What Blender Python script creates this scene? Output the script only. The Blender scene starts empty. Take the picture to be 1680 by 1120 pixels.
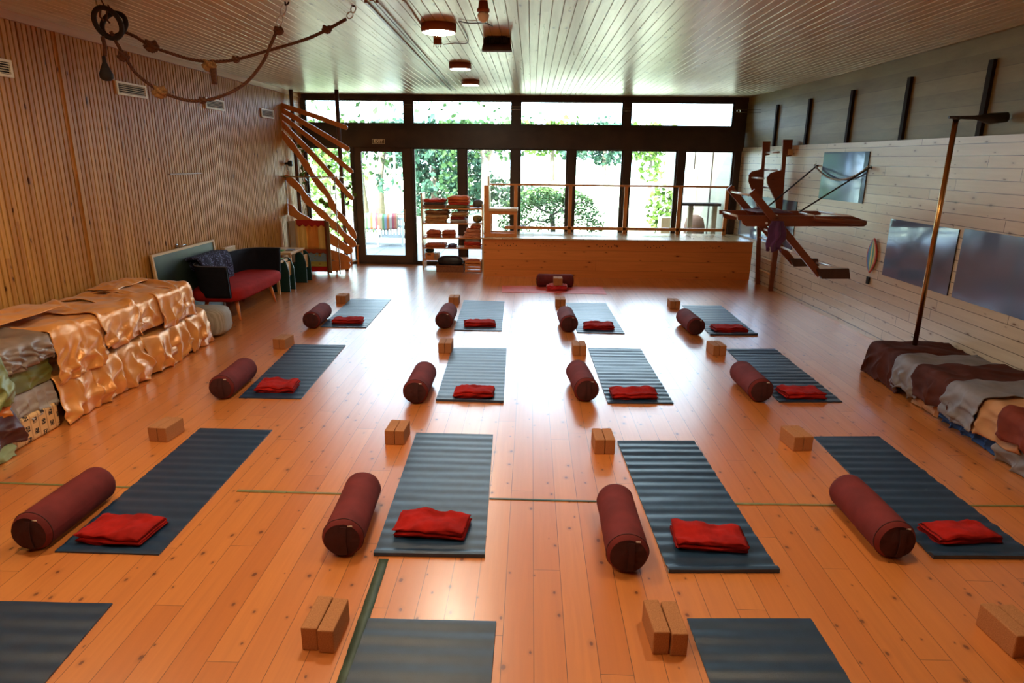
import bpy, math, random
from mathutils import Vector, noise, Matrix
S = bpy.context.scene
COL = S.collection
PI = math.pi
# ---------------------------------------------------------------- camera model (used to read real positions off the photograph)
F, PITCH, YAW, ROLL, H = 1069.3, .2723, -.0258, -.0107, 2.153
def ray(x, y):
    u = (x-840)/F; v = (y-560)/F
    c, s = math.cos(ROLL), math.sin(ROLL); u, v = c*u-s*v, s*u+c*v
    fw = math.cos(PITCH)-v*math.sin(PITCH); dn = math.sin(PITCH)+v*math.cos(PITCH)
    c, s = math.cos(YAW), math.sin(YAW)
    return Vector((c*u+s*fw, -s*u+c*fw, -dn))
def hit(x, y, ax, val):
    d = ray(x, y); o = Vector((0, 0, H)); t = (val-o[ax])/d[ax]
    return o+d*t
def G(x, y, z=0.0): return hit(x, y, 2, z)
def WX(x, y, X): return hit(x, y, 0, X)
def WY(x, y, Y): return hit(x, y, 1, Y)
# room
XL, XR, HC, D, YB = -4.60, 4.37, 3.36, 13.62, -2.6
# ---------------------------------------------------------------- materials
def nt(name):
    m = bpy.data.materials.new(name); m.use_nodes = True
    t = m.node_tree; b = t.nodes['Principled BSDF']
    return m, t, b
def nd(t, typ, **kw):
    n = t.nodes.new(typ)
    for k, v in kw.items():
        if k == 'ins':
            for i, x in v.items(): n.inputs[i].default_value = x
        else: setattr(n, k, v)
    return n
def mth(t, op, a, b=None, c=None):
    n = t.nodes.new('ShaderNodeMath'); n.operation = op
    for i, x in enumerate((a, b, c)):
        if x is None: continue
        if isinstance(x, (int, float)): n.inputs[i].default_value = x
        else: t.links.new(x, n.inputs[i])
    return n.outputs[0]
def mixc(t, fac, a, b, blend='MIX'):
    n = t.nodes.new('ShaderNodeMix'); n.data_type = 'RGBA'; n.blend_type = blend
    for i, x in ((0, fac), (6, a), (7, b)):
        if isinstance(x, (int, float)): n.inputs[i].default_value = x
        elif isinstance(x, tuple): n.inputs[i].default_value = (*x[:3], 1)
        else: t.links.new(x, n.inputs[i])
    return n.outputs[2]
def srgb(r, g, b):
    f = lambda c: (c/255/12.92) if c/255 <= .04045 else ((c/255+.055)/1.055)**2.4
    return (f(r), f(g), f(b))
def comb(t, x, y, z=0.0):
    n = t.nodes.new('ShaderNodeCombineXYZ')
    for i, q in enumerate((x, y, z)):
        if isinstance(q, (int, float)): n.inputs[i].default_value = q
        else: t.links.new(q, n.inputs[i])
    return n.outputs[0]
def wood(name, c1, c2, knotc=(.06, .015, .004), across='X', along='Y', w=.145, L=2.4, knot=.5, rough=.35, gap=.0016,
         grain=.35, spec=.5, bump=.15, ksc=(5.5, 2.6), coat=0.0, stain=0.0, off=0.0):
    m, t, b = nt(name)
    tc = t.nodes.new('ShaderNodeTexCoord'); sp = t.nodes.new('ShaderNodeSeparateXYZ')
    t.links.new(tc.outputs['Object'], sp.inputs[0])
    U, V = sp.outputs[across], sp.outputs[along]
    U = mth(t, 'ADD', U, 100.0+off)
    ru = mth(t, 'DIVIDE', U, w); row = mth(t, 'FLOOR', ru)
    wn = nd(t, 'ShaderNodeTexWhiteNoise', noise_dimensions='1D'); t.links.new(row, wn.inputs['W'])
    vs = mth(t, 'DIVIDE', mth(t, 'MULTIPLY_ADD', wn.outputs[0], L*7.3, V), L)
    colm = mth(t, 'FLOOR', vs)
    w2 = nd(t, 'ShaderNodeTexWhiteNoise', noise_dimensions='2D'); t.links.new(comb(t, row, colm), w2.inputs['Vector'])
    idn = w2.outputs['Value']
    idz = mth(t, 'MULTIPLY', idn, 37.0)
    g = nd(t, 'ShaderNodeTexNoise', ins={'Scale': 1.0, 'Detail': 5.0, 'Roughness': .6, 'Distortion': .6})
    t.links.new(comb(t, mth(t, 'MULTIPLY', U, 26.0), mth(t, 'MULTIPLY', V, 1.3), idz), g.inputs['Vector'])
    gr = nd(t, 'ShaderNodeMapRange', ins={1: .35, 2: .7, 3: 0.0, 4: 1.0}); t.links.new(g.outputs[0], gr.inputs[0])
    col = mixc(t, idn, c1, c2)
    dark = tuple(x*.62 for x in c2)
    col = mixc(t, mth(t, 'MULTIPLY', gr.outputs[0], grain), col, (dark[0], dark[1]*.9, dark[2]*.8))
    mask = None
    if knot > 0:
        vo = nd(t, 'ShaderNodeTexVoronoi', voronoi_dimensions='2D', ins={'Scale': 1.0, 'Randomness': 1.0})
        wob = nd(t, 'ShaderNodeTexNoise', ins={'Scale': 14.0, 'Detail': 2.0}); t.links.new(tc.outputs['Object'], wob.inputs['Vector'])
        wv = mth(t, 'MULTIPLY_ADD', wob.outputs[0], .12, -.06)
        t.links.new(comb(t, mth(t, 'ADD', mth(t, 'MULTIPLY', U, ksc[0]), wv), mth(t, 'ADD', mth(t, 'MULTIPLY', V, ksc[1]), wv), 0.0), vo.inputs['Vector'])
        sc = t.nodes.new('ShaderNodeSeparateColor'); t.links.new(vo.outputs['Color'], sc.inputs[0])
        rad = mth(t, 'MULTIPLY_ADD', sc.outputs[1], .085, .03)
        kk = nd(t, 'ShaderNodeMapRange', interpolation_type='SMOOTHSTEP', ins={3: 1.0, 4: 0.0})
        t.links.new(vo.outputs['Distance'], kk.inputs[0]); t.links.new(mth(t, 'MULTIPLY', rad, .45), kk.inputs[1]); t.links.new(rad, kk.inputs[2])
        on = mth(t, 'LESS_THAN', sc.outputs[0], knot)
        mask = mth(t, 'MULTIPLY', kk.outputs[0], on)
        halo = nd(t, 'ShaderNodeMapRange', interpolation_type='SMOOTHSTEP', ins={3: .35, 4: 0.0})
        t.links.new(vo.outputs['Distance'], halo.inputs[0]); t.links.new(rad, halo.inputs[1]); t.links.new(mth(t, 'MULTIPLY', rad, 2.4), halo.inputs[2])
        col = mixc(t, mth(t, 'MULTIPLY', halo.outputs[0], on), col, dark)
        col = mixc(t, mth(t, 'MULTIPLY', mask, .88), col, knotc)
    h = g.outputs[0]
    if gap > 0:
        fu = mth(t, 'FRACT', ru); du = mth(t, 'MULTIPLY', mth(t, 'MINIMUM', fu, mth(t, 'SUBTRACT', 1.0, fu)), w)
        fv = mth(t, 'FRACT', vs); dv = mth(t, 'MULTIPLY', mth(t, 'MINIMUM', fv, mth(t, 'SUBTRACT', 1.0, fv)), L)
        dd = mth(t, 'MINIMUM', du, dv)
        gm = mth(t, 'LESS_THAN', dd, gap)
        col = mixc(t, mth(t, 'MULTIPLY', gm, .8), col, (.035, .012, .005))
        h = mth(t, 'SUBTRACT', mth(t, 'MULTIPLY', h, .12), gm)
    if stain > 0:
        sn = nd(t, 'ShaderNodeTexNoise', ins={'Scale': .8, 'Detail': 4.0}); t.links.new(tc.outputs['Object'], sn.inputs['Vector'])
        col = mixc(t, mth(t, 'MULTIPLY', sn.outputs[0], stain), col, dark)
    t.links.new(col, b.inputs['Base Color'])
    rr = mth(t, 'MULTIPLY_ADD', g.outputs[0], .16, rough-.08); t.links.new(rr, b.inputs['Roughness'])
    b.inputs['Specular IOR Level'].default_value = spec
    b.inputs['Coat Weight'].default_value = coat; b.inputs['Coat Roughness'].default_value = .26; b.inputs['Coat IOR'].default_value = 2.1
    bp = nd(t, 'ShaderNodeBump', ins={'Strength': bump, 'Distance': .004}); t.links.new(h, bp.inputs['Height']); t.links.new(bp.outputs[0], b.inputs['Normal'])
    return m
def plain(name, c, rough=.6, metal=0.0, spec=.5, var=.0, vs=8.0, bump=0.0, bs=60.0, sheen=0.0, sss=0.0, coat=0.0, c2=None, stretch=None):
    m, t, b = nt(name)
    b.inputs['Base Color'].default_value = (*c, 1); b.inputs['Roughness'].default_value = rough
    b.inputs['Metallic'].default_value = metal; b.inputs['Specular IOR Level'].default_value = spec
    b.inputs['Sheen Weight'].default_value = sheen; b.inputs['Coat Weight'].default_value = coat
    tc = t.nodes.new('ShaderNodeTexCoord'); vec = tc.outputs['Object']
    if stretch:
        mp = nd(t, 'ShaderNodeMapping'); mp.inputs['Scale'].default_value = stretch; t.links.new(vec, mp.inputs[0]); vec = mp.outputs[0]
    n = nd(t, 'ShaderNodeTexNoise', ins={'Scale': vs, 'Detail': 4.0}); t.links.new(vec, n.inputs['Vector'])
    mr = nd(t, 'ShaderNodeMapRange', ins={1: .35, 2: .65, 3: 0.0, 4: 1.0}); t.links.new(n.outputs[0], mr.inputs[0])
    other = c2 if c2 else tuple(x*(1-max(var, .06)) for x in c)
    t.links.new(mixc(t, mr.outputs[0], c, other), b.inputs['Base Color'])
    if bump:
        n2 = nd(t, 'ShaderNodeTexNoise', ins={'Scale': bs, 'Detail': 3.0}); t.links.new(vec, n2.inputs['Vector'])
        bp = nd(t, 'ShaderNodeBump', ins={'Strength': bump, 'Distance': .004}); t.links.new(n2.outputs[0], bp.inputs['Height']); t.links.new(bp.outputs[0], b.inputs['Normal'])
    return m
def emis(name, c, s):
    m, t, b = nt(name); b.inputs['Base Color'].default_value = (*c, 1)
    b.inputs['Emission Color'].default_value = (*c, 1); b.inputs['Emission Strength'].default_value = s
    return m
def glass(name, tint=(1, 1, 1)):
    m = bpy.data.materials.new(name); m.use_nodes = True; t = m.node_tree; t.nodes.clear()
    o = t.nodes.new('ShaderNodeOutputMaterial'); tr = t.nodes.new('ShaderNodeBsdfTransparent'); gl = t.nodes.new('ShaderNodeBsdfGlossy')
    gl.inputs['Roughness'].default_value = .02; tr.inputs[0].default_value = (*tint, 1)
    fr = t.nodes.new('ShaderNodeFresnel'); fr.inputs[0].default_value = 1.45; mx = t.nodes.new('ShaderNodeMixShader')
    t.links.new(fr.outputs[0], mx.inputs[0]); t.links.new(tr.outputs[0], mx.inputs[1]); t.links.new(gl.outputs[0], mx.inputs[2]); t.links.new(mx.outputs[0], o.inputs[0])
    return m
def striped(name, cols, axis='Y', w=.05, rough=.8):
    m, t, b = nt(name)
    tc = t.nodes.new('ShaderNodeTexCoord'); sp = t.nodes.new('ShaderNodeSeparateXYZ'); t.links.new(tc.outputs['Object'], sp.inputs[0])
    f = mth(t, 'FRACT', mth(t, 'ADD', mth(t, 'DIVIDE', sp.outputs[axis], w*len(cols)), 50.0))
    r = t.nodes.new('ShaderNodeValToRGB'); r.color_ramp.interpolation = 'CONSTANT'
    for i, c in enumerate(cols):
        e = r.color_ramp.elements[0] if i == 0 else r.color_ramp.elements.new(i/len(cols))
        e.position = i/len(cols); e.color = (*c, 1)
    r.color_ramp.elements[-1].position = min(r.color_ramp.elements[-1].position, .999)
    t.links.new(f, r.inputs[0]); t.links.new(r.outputs[0], b.inputs['Base Color']); b.inputs['Roughness'].default_value = rough
    return m
M = {}
M['floor'] = wood('pine_floor_boards', (.70, .24, .055), (.60, .18, .036), knotc=(.14, .025, .007), w=.145, L=2.6, knot=.5, rough=.32, gap=.0016, grain=.25, bump=.10, spec=.9, ksc=(7.5, 5.0), coat=1.0)
M['ceiling'] = wood('ceiling_boards', (.68, .58, .37), (.54, .42, .24), knotc=(.16, .07, .03), w=.095, L=3.1, knot=.35, rough=.3, gap=0, grain=.4, spec=.7, bump=.1, ksc=(7, 2.2))
M['ceiling_gap'] = plain('ceiling_groove', (.30, .21, .11), .6)
M['slat'] = wood('wall_slat_pine', (.60, .31, .075), (.44, .195, .042), across='Y', along='Z', w=.0625, L=3.1, knot=.35, rough=.42, gap=0, grain=.5, spec=.2, ksc=(8, 2.6))
M['slat_back'] = plain('slat_shadow_gap', (.028, .014, .006), .9)
M['plank'] = wood('pale_wall_planks', (.70, .61, .48), (.61, .51, .38), knotc=(.14, .055, .02), across='Z', along='Y', w=.115, L=2.3, knot=.55, rough=.34, gap=.0035, grain=.25, spec=.6, bump=.35, ksc=(8.5, 3.4))
M['stage'] = wood('stage_front_pine', (.80, .30, .075), (.70, .235, .055), knotc=(.14, .02, .006), across='Z', along='X', w=.19, L=6, knot=.45, rough=.42, gap=.0015, grain=.3, ksc=(7, 2.6), spec=.35)
M['stage_top'] = wood('stage_top_boards', (.68, .47, .24), (.58, .38, .18), across='X', along='Y', w=.19, L=5, knot=.3, rough=.22, gap=.002, grain=.3, spec=.7)
M['pine'] = wood('orange_pine', (.80, .32, .09), (.70, .25, .065), knotc=(.13, .03, .01), across='X', along='Z', w=3, L=5, knot=.2, rough=.38, gap=0, grain=.4, ksc=(9, 5))
M['palepine'] = wood('pale_pine', (.72, .50, .27), (.64, .42, .2), knotc=(.2, .08, .03), across='X', along='Z', w=3, L=5, knot=.25, rough=.4, gap=0, grain=.3, ksc=(9, 5))
M['redwood'] = wood('red_brown_timber', (.26, .075, .026), (.21, .056, .019), knotc=(.06, .01, .005), across='Z', along='X', w=3, L=5, knot=.12, rough=.32, gap=0, grain=.5, ksc=(8, 3), spec=.5)
M['darkwood'] = wood('dark_pole_timber', (.09, .035, .018), (.06, .024, .012), across='X', along='Z', w=3, L=5, knot=0, rough=.5, gap=0, grain=.6)
M['concrete'] = None
def concrete(name, a, bcol, pw=.16):
    m, t, b = nt(name)
    tc = t.nodes.new('ShaderNodeTexCoord'); sp = t.nodes.new('ShaderNodeSeparateXYZ'); t.links.new(tc.outputs['Object'], sp.inputs[0])
    Z = mth(t, 'DIVIDE', sp.outputs['Z'], pw); row = mth(t, 'FLOOR', Z)
    wn = nd(t, 'ShaderNodeTexWhiteNoise', noise_dimensions='1D'); t.links.new(row, wn.inputs['W'])
    n = nd(t, 'ShaderNodeTexNoise', ins={'Scale': 1.0, 'Detail': 7.0, 'Roughness': .65})
    t.links.new(comb(t, sp.outputs['X'], mth(t, 'MULTIPLY', sp.outputs['Y'], 1.2), mth(t, 'MULTIPLY', sp.outputs['Z'], 6.0)), n.inputs['Vector'])
    f = mth(t, 'ADD', mth(t, 'MULTIPLY', wn.outputs[0], .35), mth(t, 'MULTIPLY', mth(t, 'SUBTRACT', n.outputs[0], .3), 1.5))
    col = mixc(t, f, a, bcol)
    fr = mth(t, 'FRACT', Z); ln = mth(t, 'LESS_THAN', fr, .05)
    col = mixc(t, mth(t, 'MULTIPLY', ln, .25), col, (.05, .04, .03))
    pv = nd(t, 'ShaderNodeTexVoronoi', ins={'Scale': 5.0}); t.links.new(tc.outputs['Object'], pv.inputs['Vector'])
    pit = mth(t, 'LESS_THAN', pv.outputs['Distance'], .035)
    col = mixc(t, mth(t, 'MULTIPLY', pit, .7), col, (.04, .03, .02))
    t.links.new(col, b.inputs['Base Color']); b.inputs['Roughness'].default_value = .55
    bp = nd(t, 'ShaderNodeBump', ins={'Strength': .3, 'Distance': .01}); t.links.new(mth(t, 'SUBTRACT', n.outputs[0], mth(t, 'ADD', ln, pit)), bp.inputs['Height']); t.links.new(bp.outputs[0], b.inputs['Normal'])
    return m
M['concrete'] = concrete('board_marked_concrete', (.33, .28, .12), (.15, .12, .045))
M['concrete_out'] = concrete('outdoor_concrete', (.19, .17, .125), (.12, .10, .065))
M['steel'] = plain('dark_steel', (.022, .013, .009), .8, var=.3, spec=.2)
M['frame'] = plain('dark_brown_window_frame', (.052, .030, .020), .42, var=.35, vs=3)
M['frame2'] = plain('brown_door_frame', (.085, .05, .034), .45, var=.3, vs=3)
M['glass'] = glass('window_glass', (.97, 1, .99))
M['mat'] = plain('navy_rubber_mat', (.013, .042, .095), .36, var=.25, vs=14, bump=.2, bs=380, spec=.6)
M['redmat'] = plain('pink_rubber_mat', (.72, .10, .08), .45, var=.15, vs=10)
M['bolster'] = plain('maroon_cotton', (.165, .022, .022), .85, var=.35, vs=5, bump=.2, bs=300, spec=.25)
M['bolster_end'] = plain('dark_maroon_cotton', (.055, .009, .010), .9, var=.3, vs=10, bump=.3, bs=60)
M['blanket'] = plain('red_fleece', (.42, .012, .008), .95, var=.4, vs=9, bump=.6, bs=260, spec=.2)
M['cork'] = plain('cork', (.46, .20, .075), .85, var=.4, vs=210, bump=.25, bs=300, c2=(.33, .13, .045))
M['tag'] = plain('white_tag', (.8, .75, .7), .7)
M['gold'] = plain('gold_satin', (.82, .35, .085), .27, metal=.22, var=.2, vs=4, bump=.12, bs=25, spec=.6, sheen=.2)
M['steelchrome'] = plain('chrome', (.62, .62, .62), .18, metal=1.0)
M['brass'] = plain('brass_tube', (.50, .26, .09), .22, metal=1.0)
M['cream'] = plain('cream_painted_metal', (.88, .80, .58), .5)
M['black'] = plain('black_void', (.008, .008, .008), .8)
M['blackplastic'] = plain('black_plastic', (.02, .018, .018), .45)
M['rope'] = plain('brown_rope', (.13, .050, .022), .9, c2=(.07, .026, .012), vs=60, bump=.6, bs=90)
M['rope_light'] = plain('frayed_tan_rope', (.36, .20, .075), .95, c2=(.2, .1, .04), vs=70, bump=.9, bs=70)
M['ring'] = plain('tape_wrapped_ring', (.014, .008, .006), .75, var=.3, bump=.3, bs=40)
M['terracotta'] = plain('copper_brown_rim', (.30, .10, .05), .5)
M['diffuser'] = emis('lamp_diffuser', (1, .88, .68), 45.0)
M['diffuser2'] = emis('added_lamp_diffuser', (1, .77, .48), 95.0)  # stronger, warmer glow for the added lamps out of view
M['tape'] = plain('dark_green_tape', (.05, .085, .06), .55, var=.3, vs=15)
M['green_tape'] = plain('faded_green_tape', (.22, .19, .06), .6, var=.3, vs=15)
M['white_steel'] = plain('white_round_rung', (.78, .80, .84), .25)
# ---------------------------------------------------------------- mesh builder
LOC = {}
class MB:
    def __init__(s): s.v = []; s.f = []; s.sm = []
    def add(s, vs, fs, smooth=False):
        n = len(s.v); s.v += [Vector(p) for p in vs]; s.f += [tuple(i+n for i in f) for f in fs]; s.sm += [smooth]*len(fs); return s
    def box(s, a, b):
        x0, y0, z0 = a; x1, y1, z1 = b
        if x0 > x1: x0, x1 = x1, x0
        if y0 > y1: y0, y1 = y1, y0
        if z0 > z1: z0, z1 = z1, z0
        return s.add([(x0, y0, z0), (x1, y0, z0), (x1, y1, z0), (x0, y1, z0), (x0, y0, z1), (x1, y0, z1), (x1, y1, z1), (x0, y1, z1)],
              [(0, 3, 2, 1), (4, 5, 6, 7), (0, 1, 5, 4), (1, 2, 6, 5), (2, 3, 7, 6), (3, 0, 4, 7)])
    def hexa(s, bot, top):
        return s.add(list(bot)+list(top), [(0, 3, 2, 1), (4, 5, 6, 7), (0, 1, 5, 4), (1, 2, 6, 5), (2, 3, 7, 6), (3, 0, 4, 7)])
    def bar(s, a, b, w, h, up=(0, 0, 1)):
        a = Vector(a); b = Vector(b); d = (b-a).normalized(); u = Vector(up)
        if abs(d.dot(u)) > .97: u = Vector((1, 0, 0))
        sd = d.cross(u).normalized()*(w/2); uu = sd.cross(d).normalized()*(h/2)
        return s.hexa([a-sd-uu, a+sd-uu, a+sd+uu, a-sd+uu], [b-sd-uu, b+sd-uu, b+sd+uu, b-sd+uu])
    def tube(s, pts, r, n=8, caps=True):
        pts = [Vector(p) for p in pts]; R = r if isinstance(r, (list, tuple)) else [r]*len(pts)
        vs = []; prev = None
        for i, p in enumerate(pts):
            d = (pts[min(i+1, len(pts)-1)]-pts[max(i-1, 0)]).normalized()
            if prev is None:
                u = Vector((0, 0, 1)) if abs(d.z) < .9 else Vector((1, 0, 0)); a = d.cross(u).normalized()
            else:
                a = (prev-d*prev.dot(d)).normalized()
            prev = a; b = d.cross(a)
            for k in range(n):
                t = 2*PI*k/n; vs.append(p+(a*math.cos(t)+b*math.sin(t))*R[i])
        fs = [(i*n+k, i*n+(k+1) % n, (i+1)*n+(k+1) % n, (i+1)*n+k) for i in range(len(pts)-1) for k in range(n)]
        s.add(vs, fs, True)
        if caps:
            m = len(s.v)-len(vs)
            s.f.append(tuple(m+k for k in reversed(range(n)))); s.sm.append(False)
            s.f.append(tuple(m+(len(pts)-1)*n+k for k in range(n))); s.sm.append(False)
        return s
    def lathe(s, prof, c=(0, 0, 0), n=24, axis='Z', smooth=True):
        vs = []
        for r, h in prof:
            for k in range(n):
                t = 2*PI*k/n; x, y = r*math.cos(t), r*math.sin(t)
                p = (x, y, h) if axis == 'Z' else ((x, h, y) if axis == 'Y' else (h, x, y))
                vs.append(Vector(p)+Vector(c))
        fs = [(i*n+k, i*n+(k+1) % n, (i+1)*n+(k+1) % n, (i+1)*n+k) for i in range(len(prof)-1) for k in range(n)]
        s.add(vs, fs, smooth); m = len(s.v)-len(vs)
        s.f.append(tuple(m+k for k in reversed(range(n)))); s.sm.append(False)
        s.f.append(tuple(m+(len(prof)-1)*n+k for k in range(n))); s.sm.append(False)
        return s
    def prism(s, poly, d, smooth=False):
        # poly: coplanar points; d: thickness vector (centred)
        d = Vector(d)/2; n = len(poly)
        vs = [Vector(p)-d for p in poly]+[Vector(p)+d for p in poly]
        fs = [tuple(range(n)), tuple(reversed(range(n, 2*n)))]+[(k, k+n, (k+1) % n+n, (k+1) % n) for k in range(n)]
        return s.add(vs, fs, smooth)
    def grid(s, fn, nu, nv, smooth=True):
        vs = [fn(i/nu, j/nv) for i in range(nu+1) for j in range(nv+1)]
        fs = [(i*(nv+1)+j, (i+1)*(nv+1)+j, (i+1)*(nv+1)+j+1, i*(nv+1)+j+1) for i in range(nu) for j in range(nv)]
        return s.add(vs, fs, smooth)
    def build(s, name, mat, parent=None, loc=None, bevel=0, solid=0, sub=0):
        me = bpy.data.meshes.new(name)
        o = bpy.data.objects.new(name, me)
        if parent is not None: base = LOC[parent]
        else: base = Vector(loc) if loc is not None else Vector((0, 0, 0))
        me.from_pydata([tuple(v-base) for v in s.v], [], s.f)
        me.polygons.foreach_set('use_smooth', s.sm)
        me.validate(); me.update()
        if mat is not None: me.materials.append(mat)
        COL.objects.link(o); LOC[o] = base
        if parent is not None: o.parent = parent
        else: o.location = base
        if solid:
            q = o.modifiers.new('solid', 'SOLIDIFY'); q.thickness = solid; q.offset = 0
        if bevel:
            q = o.modifiers.new('bevel', 'BEVEL'); q.width = bevel; q.segments = 2; q.limit_method = 'ANGLE'
        if sub:
            q = o.modifiers.new('sub', 'SUBSURF'); q.levels = sub; q.render_levels = sub
        return o
def tag(o, label, cat, group=None):
    o['label'] = label; o['category'] = cat
    if group: o['group'] = group
    return o
def thing(name, label, cat, loc, group=None):
    o = bpy.data.objects.new(name, None); COL.objects.link(o); o.location = Vector(loc); o.empty_display_size = .1
    LOC[o] = Vector(loc); return tag(o, label, cat, group)
def struct(o): o['kind'] = 'structure'; return o
def nz(x, y=0, z=0): return noise.noise(Vector((x, y, z)))
rnd = random.Random(7)
# ---------------------------------------------------------------- shell
struct(MB().box((XL-.3, YB-.3, -.15), (XR+.3, D+.25, 0)).build('floor', M['floor']))
# ceiling boards with real grooves
c = MB(); c.box((XL-.3, YB-.3, HC+.012), (XR+.3, D+.3, HC+.20))
ceil_back = c.build('trim_1', M['ceiling_gap']); struct(ceil_back)
c = MB(); x = XL
k = 0
while x < XR:
    x1 = min(x+.095-.0035, XR)
    c.add([(x+.0025, YB, HC), (x1-.0025, YB, HC), (x1-.0025, D, HC), (x+.0025, D, HC), (x, YB, HC+.004), (x1, YB, HC+.004), (x1, D, HC+.004), (x, D, HC+.004), (x, YB, HC+.0121), (x1, YB, HC+.0121), (x1, D, HC+.0121), (x, D, HC+.0121)],
          [(0, 1, 2, 3), (0, 4, 5, 1), (1, 5, 6, 2), (2, 6, 7, 3), (3, 7, 4, 0), (4, 8, 9, 5), (5, 9, 10, 6), (7, 11, 8, 4)])
    x += .095
struct(c.build('ceiling', M['ceiling']))
# left wall: backing + vertical slats
struct(MB().box((XL-.35, YB, 0), (XL-.022, D+.2, HC+.02)).build('wall_left_backing', M['slat_back']))
c = MB(); y = YB
random.seed(3)
while y < D-.02:
    w = .0505
    xx = XL-.002-random.random()*.004
    c.add([(XL-.024, y, 0), (xx-.003, y, 0), (xx, y+.004, 0), (xx, y+w-.004, 0), (xx-.003, y+w, 0), (XL-.024, y+w, 0)] +
          [(XL-.024, y, HC-.07), (xx-.003, y, HC-.07), (xx, y+.004, HC-.07), (xx, y+w-.004, HC-.07), (xx-.003, y+w, HC-.07), (XL-.024, y+w, HC-.07)],
          [(0, 1, 7, 6), (1, 2, 8, 7), (2, 3, 9, 8), (3, 4, 10, 9), (4, 5, 11, 10), (6, 7, 8, 9, 10, 11)])
    y += .0625
struct(c.build('wall_left', M['slat']))
struct(MB().box((XL-.022, YB, HC-.075), (XL+.022, D, HC)).build('trim_2', wood('cornice_pine', (.62, .36, .2), (.55, .3, .15), across='Z', along='Y', w=2, L=3, knot=.1, gap=0, rough=.4)))
yy = WX(88, 40, XL).y
struct(MB().box((XL-.02, yy-.02, 0), (XL+.012, yy+.035, HC-.075)).build('trim_3', M['slat']))
def wallx(Y): return XR+(9-Y)*.008 if Y < 9 else XR-(Y-9)*.045
def wallbox(t0, t1, z0, z1, ya=YB, yb=D+.25):
    st_ = [ya]+([9.0] if ya < 9 < yb else [])+[yb]; m = MB(); vs = []
    for y_ in st_: vs += [(wallx(y_)+t0, y_, z0), (wallx(y_)+t1, y_, z0), (wallx(y_)+t1, y_, z1), (wallx(y_)+t0, y_, z1)]
    fs = [(0, 1, 2, 3), tuple(len(vs)-4+k for k in (3, 2, 1, 0))]
    for k in range(len(st_)-1): fs += [(4*k+a_, 4*k+4+a_, 4*k+4+(a_+1) % 4, 4*k+(a_+1) % 4) for a_ in range(4)]
    return m.add(vs, fs)
def WW(x, y, off=0.0):
    X_ = XR
    for _ in range(12): X_ = wallx(WX(x, y, X_+off).y)
    return WX(x, y, X_+off)
# right wall: pale planks below, concrete above
HP = 2.42
struct(wallbox(0, .20, 0, HP).build('wall_right', M['plank']))
struct(wallbox(.045, .35, HP, HC+.02).build('wall_right_upper', M['concrete']))
struct(wallbox(-.012, 0, 0, .05, YB, 12.3).build('baseboard_right', M['plank']))
for i, (a, bq) in enumerate((((1275, 172), (1271, 236)), ((1329, 162), (1322, 236)), ((1398, 148), (1391, 233)), ((1492, 127), (1480, 229)), ((1628, 98), (1608, 222)))):
    p, q = WW(*a, .03), WW(*bq, .03); ym = (p.y+q.y)/2
    struct(MB().box((wallx(ym)+.01, ym-.035, HP-.0), (wallx(ym)+.05, ym+.035, p.z)).build('trim_%d' % (4+i), M['steel']))
# back wall
struct(MB().box((XL-.3, YB-.3, 0), (XR+.3, YB, HC+.02)).build('wall_back', M['slat']))
# window wall
def xw(px, y=300): return WY(px, y, D).x
ZB1, ZB0 = 2.70, 2.36       # beam
struct(MB().box((XL, D-.10, ZB0), (wallx(D)+.02, D+.12, ZB1)).build('trim_10', M['frame']))        # beam
struct(MB().box((XL, D-.03, ZB1), (wallx(D)+.04, D+.1, 2.80)).build('trim_11', M['frame']))
struct(MB().box((XL, D-.03, 3.27), (XR+.04, D+.1, HC+.01)).build('trim_12', M['frame']))
struct(MB().box((XL, D-.02, 0), (XR, D+.1, .045)).build('trim_13', M['frame']))
ti = 14
for a, b_ in ((XL, xw(500, 190)), (xw(664, 190), xw(676, 190)), (xw(841, 190), xw(853, 190)), (xw(1023, 190), xw(1034, 190)), (xw(1204, 190), wallx(D)+.04)):
    struct(MB().box((a, D-.03, 2.80), (b_, D+.1, 3.27)).build('trim_%d' % ti, M['frame'])); ti += 1
for a, b_ in ((XL, xw(505)), (xw(579), xw(583)), (xw(675), xw(679)), (xw(753), xw(765)), (xw(839), xw(852)), (xw(930), xw(942)), (xw(1020), xw(1032)), (xw(1108), xw(1120)), (xw(1200), wallx(D))):
    struct(MB().box((a, D-.05, .045), (b_, D+.1, ZB0)).build('trim_%d' % ti, M['frame'])); ti += 1
def window(n, x0, x1, z0, z1):
    fw = .03
    m = MB(); m.box((x0, D, z0), (x0+fw, D+.06, z1)); m.box((x1-fw, D, z0), (x1, D+.06, z1)); m.box((x0+fw, D, z0), (x1-fw, D+.06, z0+fw)); m.box((x0+fw, D, z1-fw), (x1-fw, D+.06, z1))
    o = struct(m.build('window_%d' % n, M['frame']))
    MB().box((x0+fw, D+.026, z0+fw), (x1-fw, D+.034, z1-fw)).build('pane', M['glass'], o)
    return o
wn = 1
for a, b_ in ((500, 664), (676, 841), (853, 1023), (1034, 1204)):
    window(wn, xw(a, 190), xw(b_, 190), 2.80, 3.27); wn += 1
for a, b_ in ((505, 579), (679, 753), (765, 839), (852, 930), (942, 1020), (1032, 1108), (1120, 1200)):
    window(wn, xw(a), xw(b_), .045, ZB0); wn += 1
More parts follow.
